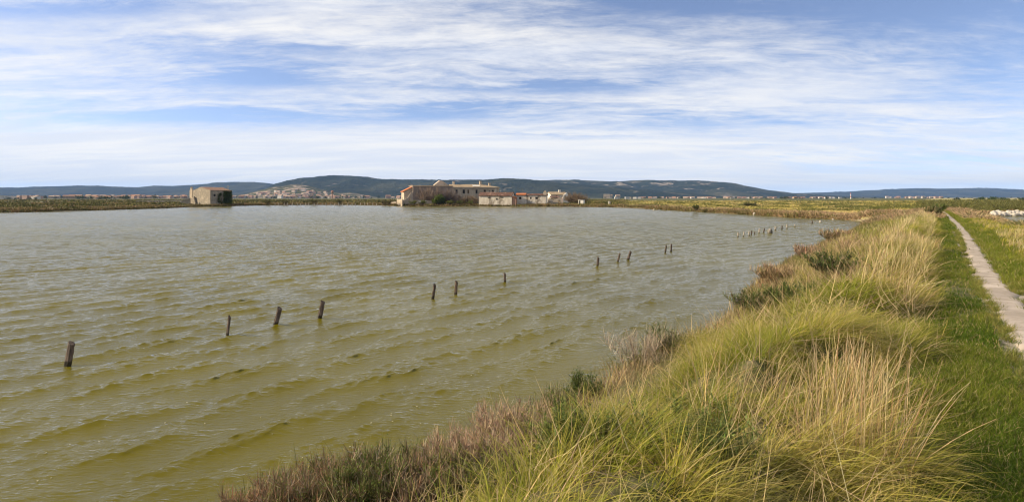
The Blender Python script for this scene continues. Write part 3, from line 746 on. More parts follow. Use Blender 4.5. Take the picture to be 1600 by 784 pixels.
cluster(26, (66, 200), (1000, 1300), ['house', 'tall'], ['pink', 'cream', 'ochre'], 'among the trees left of centre of the left shore', 'behind the left spit', None, .8)
cluster(74, (130, 292), (1250, 1700), ['house', 'tall'], ['pink', 'cream', 'ochre', 'pink'], 'in the spread of roofs left of the lone stone house', 'left of the stone house', None, .85, 2.5)
cluster(88, lambda: hrng.gauss(465, 46), (2160, 2520), ['house', 'tall'], ['pink', 'cream', 'white', 'cream'], 'on the hillside village below the quarry', 'on the village hill', hzv, 1.05)
cluster(40, (360, 625), (1500, 1900), ['house', 'tall'], ['pink', 'cream', 'white'], 'at the foot of the village hill', 'below the village hill', None, .95, 2.0)
cluster(9, (958, 1012), (1000, 1150), ['block'], ['white', 'white', 'cream'], 'in the white row right of the brown thicket', 'right of the thicket', None, .38)
cluster(4, (944, 966), (1350, 1450), ['block', 'tall'], ['cream', 'white'], 'on the rise above the white row', 'above the white row', None, .8, 4.0)
cluster(78, (1000, 1300), (1400, 1900), ['house'], ['pink', 'cream', 'ochre', 'pink', 'white'], 'strung along the foot of the long ridge', 'below the long ridge', None, .72, 1.0)
cluster(5, (1290, 1320), (1250, 1350), ['block'], ['white'], 'just left of the radio mast', 'left of the mast', None, .36)
cluster(22, (1385, 1475), (2200, 2800), ['house', 'tall'], ['pink', 'cream', 'white'], 'on the plain right of the radio mast', 'right of the mast', None, .95, 1.5)

# ------------------------------------------------------------------ stakes standing in the lagoon
def woodmat(name, a, b_):
    m, t, o = mat(name); P = objcoord(t)
    f = noise(t, mapping(t, P, 0, (9, 9, 1.2)), 4.0, 6, .65, .4)
    c = mixc(t, f.step(.35, .65), a, b_)
    wz = sep(t, P)[2] + (noise(t, P, 12, 3) - .5) * .06
    wet = wz.step(.10, .05)
    c = mixc(t, wet * .75, c, (.014, .013, .007))
    b = pbsdf(t, o, c, wet.step(0.0, 1.0, .85, .25), .3); bump(t, b, f, .9, .015); return m
M_wood = woodmat('dark_wood', (.045, .030, .021), (.20, .145, .105))
M_pale = woodmat('bleached_wood', (.30, .25, .19), (.52, .46, .37))
def stake(base, top, wpx, label, m=None, flatf=.6, kind='stake'):
    bx, by = base; d = F * ZC / (by - HOR); s = d / F
    h = (by - top[1]) * s; lean = (top[0] - bx) * s; w = wpx * s * .5
    rr = random.Random(int(bx * 7))
    bm = bmesh.new(); ns = 8; rings = []
    zs = [-.55, -.2, 0, h * .2, h * .4, h * .6, h * .8, h * .93, h]
    for iz, z in enumerate(zs):
        ring = []
        sc = (1.0 - .08 * (z / h) + rr.uniform(-.06, .06)) if z > 0 else .96
        for k in range(ns):
            a = (k + .5) / ns * 2 * math.pi
            cx, cy = math.cos(a), math.sin(a)
            q = max(abs(cx), abs(cy)); cx, cy = cx / q * .93, cy / q * .93
            dz = (-.035 * cx + .02 * cy + rr.uniform(-.012, .012)) * (h / .4) if iz == len(zs) - 1 else 0
            ring.append(bm.verts.new((lean * z / h + cx * w * sc + rr.uniform(-.06, .06) * w, .05 * z + cy * w * flatf * sc, z + dz)))
        rings.append(ring)
    for a, b_ in zip(rings[:-1], rings[1:]):
        for k in range(ns): bm.faces.new((a[k], a[(k + 1) % ns], b_[(k + 1) % ns], b_[k]))
    bm.faces.new(rings[-1]); bm.faces.new(rings[0][::-1])
    for e in bm.edges: e.smooth = False
    me = bpy.data.meshes.new(kind); bm.to_mesh(me); bm.free()
    o = link(kind, me, None, [m or M_wood]); o.location = ((bx - 800) * s, d, 0); o.rotation_euler = (0, 0, rr.uniform(-.25, .25))
    tag(o, label, 'post', 'old stakes in the lagoon'); return o
ST_ = [((105.5, 570), (111, 536), 12, 'thick dark wooden stake standing alone, nearest in the water'),
       ((355, 524.5), (358, 495), 5, 'thin pointed stake, nearest of the three between the thick lone one and mid lagoon'),
       ((430.5, 508), (436.5, 482), 8, 'dark stake leaning right, middle of the near group of three'),
       ((499.5, 497), (504, 471.5), 7.5, 'broad dark stake with a pale split top, last of the near three'),
       ((676.5, 465.5), (679.5, 445), 5, 'leaning stake, left of the close pair in mid lagoon'),
       ((712, 460), (713, 440), 5, 'upright stake with a bleached top, right of the close pair in mid lagoon'),
       ((789, 441), (788.5, 427), 4, 'single short upright stake in mid lagoon, right of the close pair'),
       ((933.5, 416), (935, 402), 4, 'upright stake, left of the three before the grassy bank'),
       ((965, 409), (968.5, 396), 3.4, 'thin leaning stake, middle of the three before the grassy bank'),
       ((981, 406), (985.5, 393), 4.6, 'thicker leaning stake, right of the three before the grassy bank'),
       ((1039.5, 394), (1041.5, 383.5), 3, 'shorter leaning stake, left of the far close pair'),
       ((1048.5, 392.5), (1049.5, 381.5), 3, 'slim taller stake, right of the far close pair')]
for b_, t_, w_, l_ in ST_: stake(b_, t_, w_, l_)
for i, (b_, t_, w_, pale) in enumerate((((1153, 370), (1153.6, 363.5), 2.4, 1), ((1161.5, 369), (1163, 362), 2, 1), ((1170, 368.3), (1171.5, 361.5), 2.6, 1), ((1174, 367), (1175, 360.5), 2.4, 0), ((1179, 365.5), (1179.3, 362), 1.8, 0),
        ((1186, 364), (1187, 357), 2.4, 1), ((1193, 363.5), (1194.8, 357), 2.2, 0), ((1211.5, 359.3), (1212.3, 354), 2.8, 1), ((1221.8, 358), (1222.2, 352.6), 2.2, 0), ((1229.4, 357), (1230, 350.6), 2.2, 1), ((1242, 354), (1242, 350.5), 1.8, 1), ((1269, 348.8), (1269.3, 345), 1.8, 0))):
    stake(b_, t_, w_, 'small bleached stake in the far row near the grassy bank' if pale else 'small dark stake in the far row near the grassy bank', M_pale if pale else M_wood)
def rock(px, py, wpx, hpx, name, label, cat, m, group=None, z=0.0, seed=1):
    x, y = G(px, py, z); s = y / F
    bm = bmesh.new(); bmesh.ops.create_icosphere(bm, subdivisions=3, radius=1)
    for v in bm.verts:
        n = v.co.normalized(); f = .72 + .55 * float(fbm(n.x * 1.6 + seed * 3.3 + 5, n.y * 1.6 + n.z * 1.3 + 9, 3))
        v.co = n * f; v.co.x *= wpx * s / 2; v.co.y *= wpx * s / 2; v.co.z = max(v.co.z, -.5) * hpx * s * .75
    me = bpy.data.meshes.new(name); bm.to_mesh(me); bm.free()
    o = link(name, me, None, [m]); o.location = (x, y, z + .15 * hpx * s); tag(o, label, cat, group); return o
M_rock = blotch('grey_rock', (.22, .20, .17), (.13, .12, .10), 2.5, .9, .2, bstr=.8)
M_wrock = blotch('white_rock', (.50, .45, .38), (.30, .27, .22), 1.5, .9, .1, bstr=.8)
rock(1203, 364, 8, 9, 'boulder', 'dark rounded boulder breaking the water among the far stakes', 'rock', M_rock, None, 0, 3)
rock(1281.5, 347, 3.6, 2.6, 'boulder', 'small pale rock in the shallows near the far bank', 'rock', M_wrock, None, 0, 4)
rock(1301.5, 343.4, 3.2, 2.2, 'boulder', 'pale rock against the foot of the far bank', 'rock', M_wrock, None, 0, 5)
rock(1178.5, 335.5, 4, 4.5, 'stone_block', 'squared white stone at the water line of the far bank', 'rock', M_wrock, None, .05, 6)
rock(1195, 335.6, 3.5, 3, 'boulder', 'little pale stone right of the squared white stone', 'rock', M_wrock, None, .05, 7)
rock(1022, 328.2, 3.5, 1.8, 'boulder', 'low pale stone on the far water line below yellow grass', 'rock', M_wrock, None, .05, 8)
stake((952, 322.5), (952, 315), 4, 'pale squat stone marker in the far shore grass', M_wrock, .8, 'stone_marker')
# pale stakes of a drowned fence along the far shore
for i, px in enumerate(np.linspace(430, 596, 26)):
    px = px + hrng.uniform(-1.5, 1.5); y = 321.2 + hrng.uniform(-.1, .3)
    stake((px, y), (px + hrng.uniform(-.3, .3), y - hrng.uniform(3, 4.2)), 1.3, 'pale thin stake in the drowned fence along the far shore', M_pale)
# bank of white rocks beyond the pond
k = 0
for row, (yb, n) in enumerate(((334.5, 30), (331.8, 26), (329, 18))):
    for i in range(n):
        px = 1550 + row * 3 + (76 - row * 3) * i / n + hrng.uniform(-1, 1)
        zz_ = .10 + row * .20 + hrng.uniform(-.05, .08)
        d = 93.5 + row * .55
        o = rock(px, 340, 1, 1, 'white_rock', 'white rock in the low bank beyond the pond', 'rock', M_wrock, 'white rocks beyond the pond', 0, 10 + k); k += 1
        w_ = hrng.uniform(.18, .46); o.scale = (w_ / .0322 / 1.0 * .032, w_ / .0322 * .032, w_ / .0322 * .028)
        sc_ = w_ / (G(px, 340)[1] / F * .5); o.scale = (sc_ * hrng.uniform(.8, 1.4), sc_, sc_ * hrng.uniform(.5, .9)); o.rotation_euler = (hrng.uniform(-.4, .4), hrng.uniform(-.4, .4), hrng.uniform(0, 6)); x_, y_ = at(px, d); o.location = (x_, y_, zz_)
# ------------------------------------------------------------------ vegetation
vr = np.random.default_rng(11)
def blades(P, L, W, azm, th0, th1, cA, cB, segs=5, twist=.6, bendpow=1.4, taper=.85, curl=None):
    """ribbons that start at P and bend over towards azm; returns verts, quads, colours"""
    n = len(P); k = segs + 1
    s = np.linspace(0, 1, k)[None, :]
    sm = (np.arange(segs) + .5)[None, :] / segs
    th = th0[:, None] + (th1 - th0)[:, None] * sm ** bendpow
    aa = azm[:, None] + (curl[:, None] * sm ** 2 if curl is not None else 0)
    st = (L / segs)[:, None]
    hx = np.sin(th) * st * np.sin(aa); hy = np.sin(th) * st * np.cos(aa); hz = np.cos(th) * st
    z0 = np.zeros((n, 1))
    X = P[:, 0:1] + np.concatenate([z0, np.cumsum(hx, 1)], 1)
    Y = P[:, 1:2] + np.concatenate([z0, np.cumsum(hy, 1)], 1)
    Zz = P[:, 2:3] + np.concatenate([z0, np.cumsum(hz, 1)], 1)
    sa = azm + math.pi / 2 + vr.normal(0, twist, n)
    w = W[:, None] * .5 * (1 - taper * s ** 1.7)
    wx = w * np.sin(sa)[:, None]; wy = w * np.cos(sa)[:, None]; wz = w * vr.normal(0, .25, (n, 1))
    A = np.stack([X - wx, Y - wy, Zz - wz], -1); Bv = np.stack([X + wx, Y + wy, Zz + wz], -1)
    V = np.stack([A, Bv], 2)                                         # n,k,2,3
    base = (np.arange(n) * k * 2)[:, None] + (np.arange(segs) * 2)[None, :]
    Q = np.stack([base, base + 1, base + 3, base + 2], -1).reshape(-1, 4)
    C = cA[:, None, :] + (cB - cA)[:, None, :] * s[:, :, None]
    C = np.repeat(C[:, :, None, :], 2, 2)
    return V.reshape(-1, 3), Q, C.reshape(-1, 3)
class Acc:
    def __init__(s): s.v, s.q, s.c, s.n = [], [], [], 0
    def add(s, r):
        V, Q, C = r
        s.v.append(V.astype(np.float32)); s.q.append(Q + s.n); s.c.append(C.astype(np.float32)); s.n += len(V)
    def build(s, name, m, parent=None):
        return link(name, np_mesh(name, np.concatenate(s.v), np.concatenate(s.q), np.concatenate(s.c)), parent, [m])
GREEN = np.array((.145, .185, .010)); YGREEN = np.array((.29, .275, .018)); LGREEN = np.array((.42, .355, .050)); STRAW = np.array((.52, .41, .18)); PSTRAW = np.array((.62, .50, .27)); BROWN = np.array((.20, .13, .07)); DGREEN = np.array((.045, .085, .018))
OLIVE = np.array((.12, .115, .035)); RUSSET = np.array((.31, .195, .11)); PINKGREY = np.array((.46, .34, .20)); GREYTW = np.array((.33, .265, .19))
def mixv(a, b_, f): return a[None, :] * (1 - f[:, None]) + b_[None, :] * f[:, None]
def jitter(c, a=.16): return np.clip(c * (1 + vr.normal(0, a, (len(c), 1))) * (1 + vr.normal(0, .05, c.shape)), .004, .9)
def inview(x, y, m=1.12): return (y > .9) & (np.abs(x) < m * y + 1.2)
def scatter(n, s0, s1, t0, t1, tp=1.0):
    s = vr.uniform(s0, s1, n); t = t0 + (t1 - t0) * vr.random(n) ** tp
    x, y = XY(s, t); k = inview(x, y); return s[k], t[k], x[k], y[k]
def with_z(x, y, sink=.02): return np.stack([x, y, height(x, y) - sink], -1)
WIND = R(75)                                                    # the wind combs the grass to the right

def tall_grass(acc, ntuft, per, t0, t1, wid, segs, Lm=.62, rad=.20):
    s, t, x, y = scatter(ntuft, -4.75, -.02, t0, t1)
    ld = landdist(x, y); keep = (ld > .75 + .5 * vr.random(len(x))) & (s > grass_edge(t) + .3 * vr.random(len(x))); s, t, x, y = s[keep], t[keep], x[keep], y[keep]
    mo = mound(x, y); keep = vr.random(len(x)) < .22 + 1.1 * mo; s, t, x, y = s[keep], t[keep], x[keep], y[keep]
    n = len(x)
    dry = fbm(x * .55 + 3, y * .55, 4)                           # patches of drier grass
    crest = np.exp(-((s + .75) / .55) ** 2)
    k = np.maximum(3, (per * vr.uniform(.55, 1.4, n)).astype(int))
    I = np.repeat(np.arange(n), k); N_ = len(I)
    a = vr.random(N_) * 2 * math.pi; r = rad * vr.random(N_) ** .6 * (1 + (vr.random(N_) < .15) * 1.2)
    bx, by = x[I] + np.sin(a) * r, y[I] + np.cos(a) * r
    ss, tt_ = ST(bx, by)
    kk = ss < .12 * (fbm(tt_ * 1.3, tt_ * 0 + 4, 2) - .2); I, a, r, bx, by, ss = I[kk], a[kk], r[kk], bx[kk], by[kk], ss[kk]; N_ = len(I)
    flow = (WIND + (fbm(x * .8, y * .8 + 7, 3) - .5) * 7.0 + vr.normal(0, .35, n))[I]
    lean = r / rad
    hx_ = height(bx + .12, by) - height(bx - .12, by); hy_ = height(bx, by + .12) - height(bx, by - .12)
    ax = np.sin(flow) * .9 + np.sin(a) * lean * .6 - hx_ * 6; ay = np.cos(flow) * .9 + np.cos(a) * lean * .6 - hy_ * 6
    azm = np.arctan2(ax, ay) + vr.normal(0, .42, N_)
    tl = vr.uniform(.6, 1.25, n)[I] * (0.7 + .6 * fbm(bx * .5, by * .5 + 3, 3)) * (1 - .40 * smooth(-3.2, -4.6, ss)) * (1 + .22 * smooth(-1.6, -.9, ss)) * (1 - .35 * smooth(-.5, -.05, ss))
    L = Lm * (.62 + .5 * mound(bx, by)) * tl * vr.uniform(.5, 1.2, N_)
    th0 = np.abs(vr.normal(.38, .24, N_)) + lean * .42; th1 = th0 + vr.uniform(.8, 1.7, N_)
    up_ = vr.random(N_) < .05; th1[up_] = th0[up_] + .5
    d_ = np.clip((dry[I] - .50) * 2.6 + .42 * crest[I] + vr.normal(0, .26, N_) + .25 * smooth(-3.0, -4.4, ss), 0, 1)
    cA = np.where((d_ < .5)[:, None], mixv(GREEN, YGREEN, np.clip(d_ * 2, 0, 1)), mixv(YGREEN, LGREEN, np.clip(d_ * 2 - 1, 0, 1)))
    straw = vr.random(N_) < .07 + .42 * d_
    grn = (vr.random(n) < .35)[I] & ~straw & (ss < -.7); cA[grn] = cA[grn] * .35 + GREEN * .65
    cA[straw] = mixv(LGREEN, STRAW, vr.random(straw.sum()))
    cB = cA * .55 + mixv(LGREEN, STRAW, np.clip(d_ + .2, 0, 1)) * .45
    acc.add(blades(with_z(bx, by), L, wid * vr.uniform(.6, 1.4, N_), azm, th0, th1, jitter(cA), jitter(cB), segs, .7, 1.2, curl=vr.normal(0, .5, N_)))
def matted(acc, n, t0, t1, wid):
    """dead litter lying between the tufts"""
    s, t, x, y = scatter(n, -4.6, .0, t0, t1); k = landdist(x, y) > .7; x, y = x[k], y[k]; N_ = len(x)
    c = jitter(mixv(BROWN, STRAW, vr.random(N_) * .7), .25)
    acc.add(blades(with_z(x, y, -.02), vr.uniform(.12, .38, N_), wid * vr.uniform(.6, 1.3, N_), vr.random(N_) * 6.28, vr.uniform(.7, 1.3, N_), vr.uniform(1.3, 1.75, N_), c, c, 2, .8))
def stalks(acc, cx, cy, n, rad, Lr, wid, lean=.18, az0=WIND, spreadth=.25, heads=True):
    a = vr.random(n) * 6.28; r = rad * np.sqrt(vr.random(n))
    bx, by = cx + np.sin(a) * r, cy + np.cos(a) * r
    N_ = n; L = vr.uniform(*Lr, N_)
    azm = np.where(vr.random(N_) < .6, az0 + vr.normal(0, .6, N_), a + vr.normal(0, .5, N_))
    th0 = np.abs(vr.normal(lean, spreadth, N_)); th1 = th0 + np.abs(vr.normal(.30, .28, N_))
    c0 = jitter(mixv(STRAW * (1, .95, .95), PSTRAW * (1, .94, 1.0), vr.random(N_)), .18); c0[vr.random(N_) < .25] *= (.62, .52, .45)
    acc.add(blades(with_z(bx, by), L, wid * vr.uniform(.6, 1.3, N_), azm, th0, th1, c0 * .85, c0, 5, 1.0, 1.6, .7))
def lawn(acc, n, s0, s1, t0, t1, wid, Lr=(.035, .10), tp=1.0):
    s, t, x, y = scatter(n, s0, s1, t0, t1, tp)
    e = np.abs(s - pathc(t)) - .27 +  (fbm(x * 2.6, y * 2.6, 3) - .5) * .62
    bare = fbm(x * .9 + 20, y * .9, 3)
    k = (e > 0) & (vr.random(len(s)) < .22 + smooth(.34, .50, bare)) & ~((np.abs(t - 15.2) < 1.6) & (s > .05) & (s < pathc(t)) & (vr.random(len(s)) < .85)) & (landdist(x, y) > .5); s, t, x, y = s[k], t[k], x[k], y[k]; N_ = len(x)
    f = np.clip((fbm(x * .8, y * .8 + 30, 4) - .42) * 2.2 + vr.normal(0, .25, N_), 0, 1)
    f = np.clip(f + .45 * (s > pathc(t)), 0, 1); c = mixv(np.array((.070, .112, .010)), np.array((.20, .21, .026)), f); st = vr.random(N_) < .10; c[st] = STRAW * .7
    L = vr.uniform(*Lr, N_) * (.7 + .9 * fbm(x * 1.5 + 8, y * 1.5, 3))
    acc.add(blades(with_z(x, y, .005), L, wid * vr.uniform(.6, 1.4, N_), vr.random(N_) * 6.28, np.abs(vr.normal(.3, .25, N_)), vr.uniform(.5, 1.6, N_), jitter(c), jitter(c * 1.15), 2, .9))

def strewn(acc, n, t0, t1, wid):
    """pale broken stems caught on top of the tufts, lying every way"""
    s, t, x, y = scatter(n, -4.0, -.1, t0, t1); k = (s > grass_edge(t)) & (landdist(x, y) > 1.0); x, y = x[k], y[k]; N_ = len(x)
    P = with_z(x, y); P[:, 2] += vr.uniform(.05, .34, N_)
    c = jitter(mixv(STRAW, PSTRAW, vr.random(N_)) * (1, .94, .98), .2); th = vr.uniform(.5, 1.6, N_)
    acc.add(blades(P, vr.uniform(.18, .6, N_), wid * vr.uniform(.6, 1.3, N_), vr.random(N_) * 6.28, th, th + vr.normal(0, .25, N_), c, c, 3, 1.0))
acc = Acc()
strewn(acc, 2600, .8, 9, .0038); strewn(acc, 3600, 9, 24, .008)
tall_grass(acc, 900, 220, .6, 10, .0046, 8, .44, .19)
tall_grass(acc, 1050, 90, 10, 24, .0090, 6, .44, .22)
tall_grass(acc, 1300, 46, 24, 50, .018, 5, .44, .28)
tall_grass(acc, 1000, 26, 50, 92, .034, 3, .44, .36)
matted(acc, 15000, .6, 12, .0055); matted(acc, 12000, 12, 40, .014)
tag(acc.build('grass', M_BLADE), 'long wind-combed yellow green grass covering the dike between lagoon and path', 'grass', None, 'stuff')

acc = Acc()
s, t, x, y = scatter(2600, -.35, .7, 2, 30); k = fbm(x * 1.8 + 90, y * 1.8, 3) > .5; x, y, t = x[k], y[k], t[k]; n = len(x); c = jitter(mixv(BROWN, STRAW * .8, vr.random(n)), .2)
acc.add(blades(with_z(x, y, -.01), vr.uniform(.05, .18, n), .0035 + t * .0004, vr.random(n) * 6.28, vr.uniform(.6, 1.4, n), vr.uniform(1.2, 1.7, n), c, c, 2, .9))
lawn(acc, 105000, -.35, .62, 1.5, 9, .0052)
lawn(acc, 52000, -.35, .62, 9, 22, .009, (.04, .11)); lawn(acc, 22000, -.4, .6, 22, 60, .018, (.05, .12))
lawn(acc, 60000, 1.0, 3.4, 5, 16, .008, (.04, .12)); lawn(acc, 60000, .9, 3.8, 16, 40, .014, (.06, .16)); lawn(acc, 40000, .5, 4.0, 40, 90, .032, (.08, .22)); lawn(acc, 16000, -.9, 2.6, 56, 100, .045, (.10, .24))
# stray blades on the worn track
s, t, x, y = scatter(5200, .45, 1.6, 4, 60); k = fbm(x * 1.3 + 50, y * 1.3, 3) > .52; x, y, t = x[k], y[k], t[k]; n = len(x); c = jitter(mixv(np.array((.10, .13, .02)), STRAW * .7, vr.random(n)), .2)
acc.add(blades(with_z(x, y, -.005), vr.uniform(.03, .09, n), .003 + t * .0004, vr.random(n) * 6.28, np.abs(vr.normal(.5, .3, n)), vr.uniform(.8, 1.6, n), c, c, 2, .9))
# ragged tufts that eat into the edges of the track, and rough mixed grass beyond it
def edge_tufts(n, t0, t1, wid):
    t = t0 + (t1 - t0) * vr.random(n); sd = vr.choice([-1.0, 1.0], n); s = pathc(t) + sd * (.30 + .10 * (fbm(t * 1.3 + sd * 9, t * 0 + 1, 3) - .5) * 2 + vr.normal(0, .05, n)); x, y = XY(s, t)
    k = inview(x, y) & (fbm(x * 2.1 + 70, y * 2.1, 3) > .46); x, y = x[k], y[k]; per = 14; I = np.repeat(np.arange(len(x)), per); m = len(I)
    f = vr.random(len(x))[I]; c = jitter(mixv(np.array((.085, .125, .014)), np.array((.30, .26, .07)), np.clip(f * 1.2 - .1 + vr.normal(0, .15, m), 0, 1)), .2)
    acc.add(blades(with_z(x[I] + vr.normal(0, .035, m), y[I] + vr.normal(0, .035, m), -.005), vr.uniform(.04, .15, m), wid * vr.uniform(.6, 1.3, m), vr.random(m) * 6.28, np.abs(vr.normal(.4, .3, m)), vr.uniform(.8, 1.8, m), c, c * 1.1, 3, .9))
edge_tufts(1500, 5, 18, .0055); edge_tufts(2200, 18, 55, .013)
def rough(n, s0, s1, t0, t1, wid, Lr):
    s, t, x, y = scatter(n, s0, s1, t0, t1); g = fbm(x * .55 + 11, y * .55 + 5, 3); k = (s - pathc(t) > .7 + 1.2 * (fbm(t * .4, t * 0, 2) - .3)) & (g > .44) & (landdist(x, y) > .4); x, y, g = x[k], y[k], g[k]; m = len(x)
    c = mixv(YGREEN * .8, LGREEN, vr.random(m)); st = vr.random(m) < np.clip((g - .44) * 5, .1, .7); c[st] = mixv(STRAW * .8, BROWN * 1.3, vr.random(st.sum()) * .6)
    acc.add(blades(with_z(x, y), vr.uniform(*Lr, m) * (.5 + g), wid * vr.uniform(.6, 1.4, m), WIND + vr.normal(0, 1.0, m), np.abs(vr.normal(.35, .25, m)), vr.uniform(.8, 1.9, m), jitter(c), jitter(c * 1.1), 4, .8))
rough(16000, 1.5, 4.2, 7, 25, .010, (.15, .42)); rough(22000, 1.5, 4.4, 25, 90, .022, (.15, .45))
# low broad weeds on the verge
s, t, x, y = scatter(2600, -.3, .5, 2, 10); k = fbm(x * 1.4 + 3, y * 1.4, 3) > .5; x, y = x[k], y[k]; n = len(x)
c = jitter(np.tile(np.array((.085, .135, .030)), (n, 1)), .2)
acc.add(blades(with_z(x, y, 0), vr.uniform(.04, .09, n), vr.uniform(.014, .03, n), vr.random(n) * 6.28, vr.uniform(.6, 1.1, n), vr.uniform(1.2, 1.7, n), c, c, 2, .4))
tag(acc.build('verge_turf', M_BLADE), 'short green turf on both sides of the worn footpath', 'turf', None, 'stuff')

# dry straw along the crest, uncountable
acc = Acc()
def crest_straw(n, t0, t1, s0, s1, Lr, wid, thr):
    s, t, x, y = scatter(n, s0, s1, t0, t1); k = fbm(x * .45 + 31, y * .45, 3) > thr; x, y = x[k], y[k]; N_ = len(x)
    c = jitter(mixv(STRAW, PSTRAW, vr.random(N_)), .16)
    acc.add(blades(with_z(x, y), vr.uniform(*Lr, N_), wid * vr.uniform(.6, 1.3, N_), WIND + vr.normal(0, .8, N_), np.abs(vr.normal(.2, .18, N_)), np.abs(vr.normal(.7, .4, N_)), c * .85, c, 4, .9, 1.5))
crest_straw(600, 2, 12, -2.8, -.3, (.35, .6), .0046, .54)
crest_straw(2600, 12, 30, -1.5, -.25, (.35, .70), .009, .46); crest_straw(1800, 12, 30, -4.2, -1.7, (.3, .6), .010, .5)
crest_straw(3600, 30, 75, -1.7, -.25, (.35, .65), .018, .42); crest_straw(3500, 30, 80, -4.2, -1.9, (.3, .5), .018, .5)
crest_straw(2600, 12, 45, 2.2, 3.9, (.3, .6), .013, .50)
tag(acc.build('dry_grass', M_BLADE), 'dry straw coloured grass scattered along the crest of the dike', 'grass', None, 'stuff')

# the tall dry tussocks that stand out
def tussock(px, py, n, rad, Lr, wid, label, **kw):
    x, y = G(px, py, 1.15); acc = Acc(); stalks(acc, x, y, n, rad, Lr, wid, **kw)
    n2 = n // 2; a = vr.random(n2) * 6.28; r = rad * np.sqrt(vr.random(n2))
    c = jitter(mixv(YGREEN, LGREEN, vr.random(n2)))
    acc.add(blades(with_z(x + np.sin(a) * r, y + np.cos(a) * r), vr.uniform(.4, .8, n2) * Lr[1] * .8, wid * 1.2 * vr.uniform(.6, 1.3, n2), WIND + vr.normal(0, .9, n2), np.abs(vr.normal(.25, .2, n2)), vr.uniform(1.0, 2.0, n2), c, c * .7 + STRAW * .3, 6, .8, 1.2))
    o = acc.build('grass_tussock', M_BLADE); tag(o, label, 'tussock')
    c0 = np.array((x, y, float(height(x, y)))); me = o.data
    co = np.empty(len(me.vertices) * 3, np.float32); me.vertices.foreach_get('co', co); co = co.reshape(-1, 3) - c0.astype(np.float32); me.vertices.foreach_set('co', co.ravel()); me.update(); o.location = c0
tussock(1330, 735, 300, .34, (.5, .92), .0050, 'tall straw coloured tussock in the foreground, nearest the camera beside the shaded turf')
tussock(1325, 640, 150, .26, (.4, .75), .0055, 'pale dry tussock standing directly behind the nearest straw tussock', lean=.12)
tussock(1385, 478, 110, .42, (.6, 1.1), .0085, 'upright dry tussock halfway along the dike crest, with long stalks leaning over the turf', lean=.22)
tussock(1400, 425, 150, .6, (.5, .85), .011, 'wide pale dry tussock beyond the halfway tussock on the dike crest', lean=.12)
tussock(1428, 392, 170, .8, (.45, .8), .015, 'straw tussock farthest along the crest, before the path narrows', lean=.10)
tussock(1150, 660, 120, .5, (.45, .8), .0055, 'thin fawn tussock amid the green grass left of the foreground straw', lean=.35)

# ------------------------------------------------------------------ shrubs: stems carrying twigs and leaves
def shrub(name, loc, H, Rad, nst, ntw, cst, ctw, label, cat, leaf=None, nlf=0, spread=(.1, 1.05), wst=.006, wtw=.005, Ltw=.14, lsz=.02, up=.55, group=None, mirror=0, bodies=('stems', 'twigs', 'leaves'), z=None, tw0=.30):
    root = empty(name, (loc[0], loc[1], float(height(loc[0], loc[1])) - .03 if z is None else z)); tag(root, label, cat, group)
    az0 = vr.random(nst) * 6.28; sp = vr.uniform(*spread, nst)
    L = np.sqrt((H * np.cos(sp)) ** 2 + (Rad * np.sin(sp)) ** 2) * vr.uniform(.65, 1.12, nst)
    P0 = np.stack([np.sin(az0) * vr.random(nst) * Rad * .35, np.cos(az0) * vr.random(nst) * Rad * .35, np.zeros(nst)], -1)
    sg = 6
    th0 = sp * .55; th1 = sp * 1.25
    acc = Acc(); cs = jitter(np.tile(np.array(cst, float) * .8, (nst, 1)), .2)
    r = blades(P0, L, np.full(nst, wst * 2), az0, th0, th1, cs, cs, sg, 1.2, 1.0, .7, curl=vr.normal(0, .6, nst)); acc.add(r)
    mid = r[0].reshape(nst, sg + 1, 2, 3).mean(2)
    acc.build(bodies[0], M_TWIG, root)
    I = vr.integers(0, nst, ntw); u = (tw0 + (1 - tw0) * vr.random(ntw) ** .8) * sg * .999; i0 = u.astype(int); f = (u - i0)[:, None]
    Pt = mid[I, i0] * (1 - f) + mid[I, i0 + 1] * f
    ta = vr.random(ntw) * 6.28; tth = np.abs(vr.normal(1.0 - up * .6, .55, ntw))
    Lt = Ltw * vr.uniform(.4, 1.3, ntw)
    ctw_ = np.array(ctw, float).reshape(-1, 3); ct = jitter(ctw_[vr.integers(0, len(ctw_), ntw)], .22)
    acc = Acc(); r2 = blades(Pt, Lt, np.full(ntw, wtw) * vr.uniform(.6, 1.4, ntw), ta, tth, tth * .6, ct, ct * 1.12, 2, 1.2, 1.0, .6); acc.add(r2)
    acc.build(bodies[1], M_TWIG, root)
    if nlf:
        J = vr.integers(0, ntw, nlf); tip = r2[0].reshape(ntw, 3, 2, 3).mean(2); g = vr.random((nlf, 1)); Pl = tip[J, 0] * (1 - g) + tip[J, 2] * g
        cl = jitter(np.array(leaf, float).reshape(-1, 3)[vr.integers(0, len(np.array(leaf).reshape(-1, 3)), nlf)], .25)
        acc = Acc(); acc.add(blades(Pl, lsz * vr.uniform(.6, 1.5, nlf), lsz * .45 * vr.uniform(.6, 1.4, nlf), vr.random(nlf) * 6.28, vr.uniform(.1, 1.5, nlf), vr.uniform(.3, 1.7, nlf), cl, cl, 2, .8))
        acc.build(bodies[2], M_LEAF, root)
    return root
RED = [RUSSET, RUSSET * .75, (.38, .20, .12), PINKGREY * .8, GREYTW * .7, BROWN, BROWN * .7, OLIVE]; PINK = [PINKGREY, (.42, .27, .19), (.34, .22, .15), GREYTW]; MIX = [GREYTW, (.20, .15, .09), OLIVE, PINKGREY * .8, BROWN, (.10, .12, .03)]; GRN = [OLIVE, (.09, .12, .025), (.13, .15, .035)]; DEAD = [(.42, .34, .25), GREYTW, (.34, .27, .2)]
LG = [(.11, .155, .025), (.16, .19, .035)]; LD = [(.055, .09, .020), (.085, .12, .028)]; LRED = [(.32, .15, .085), (.36, .20, .12), (.17, .15, .04)]
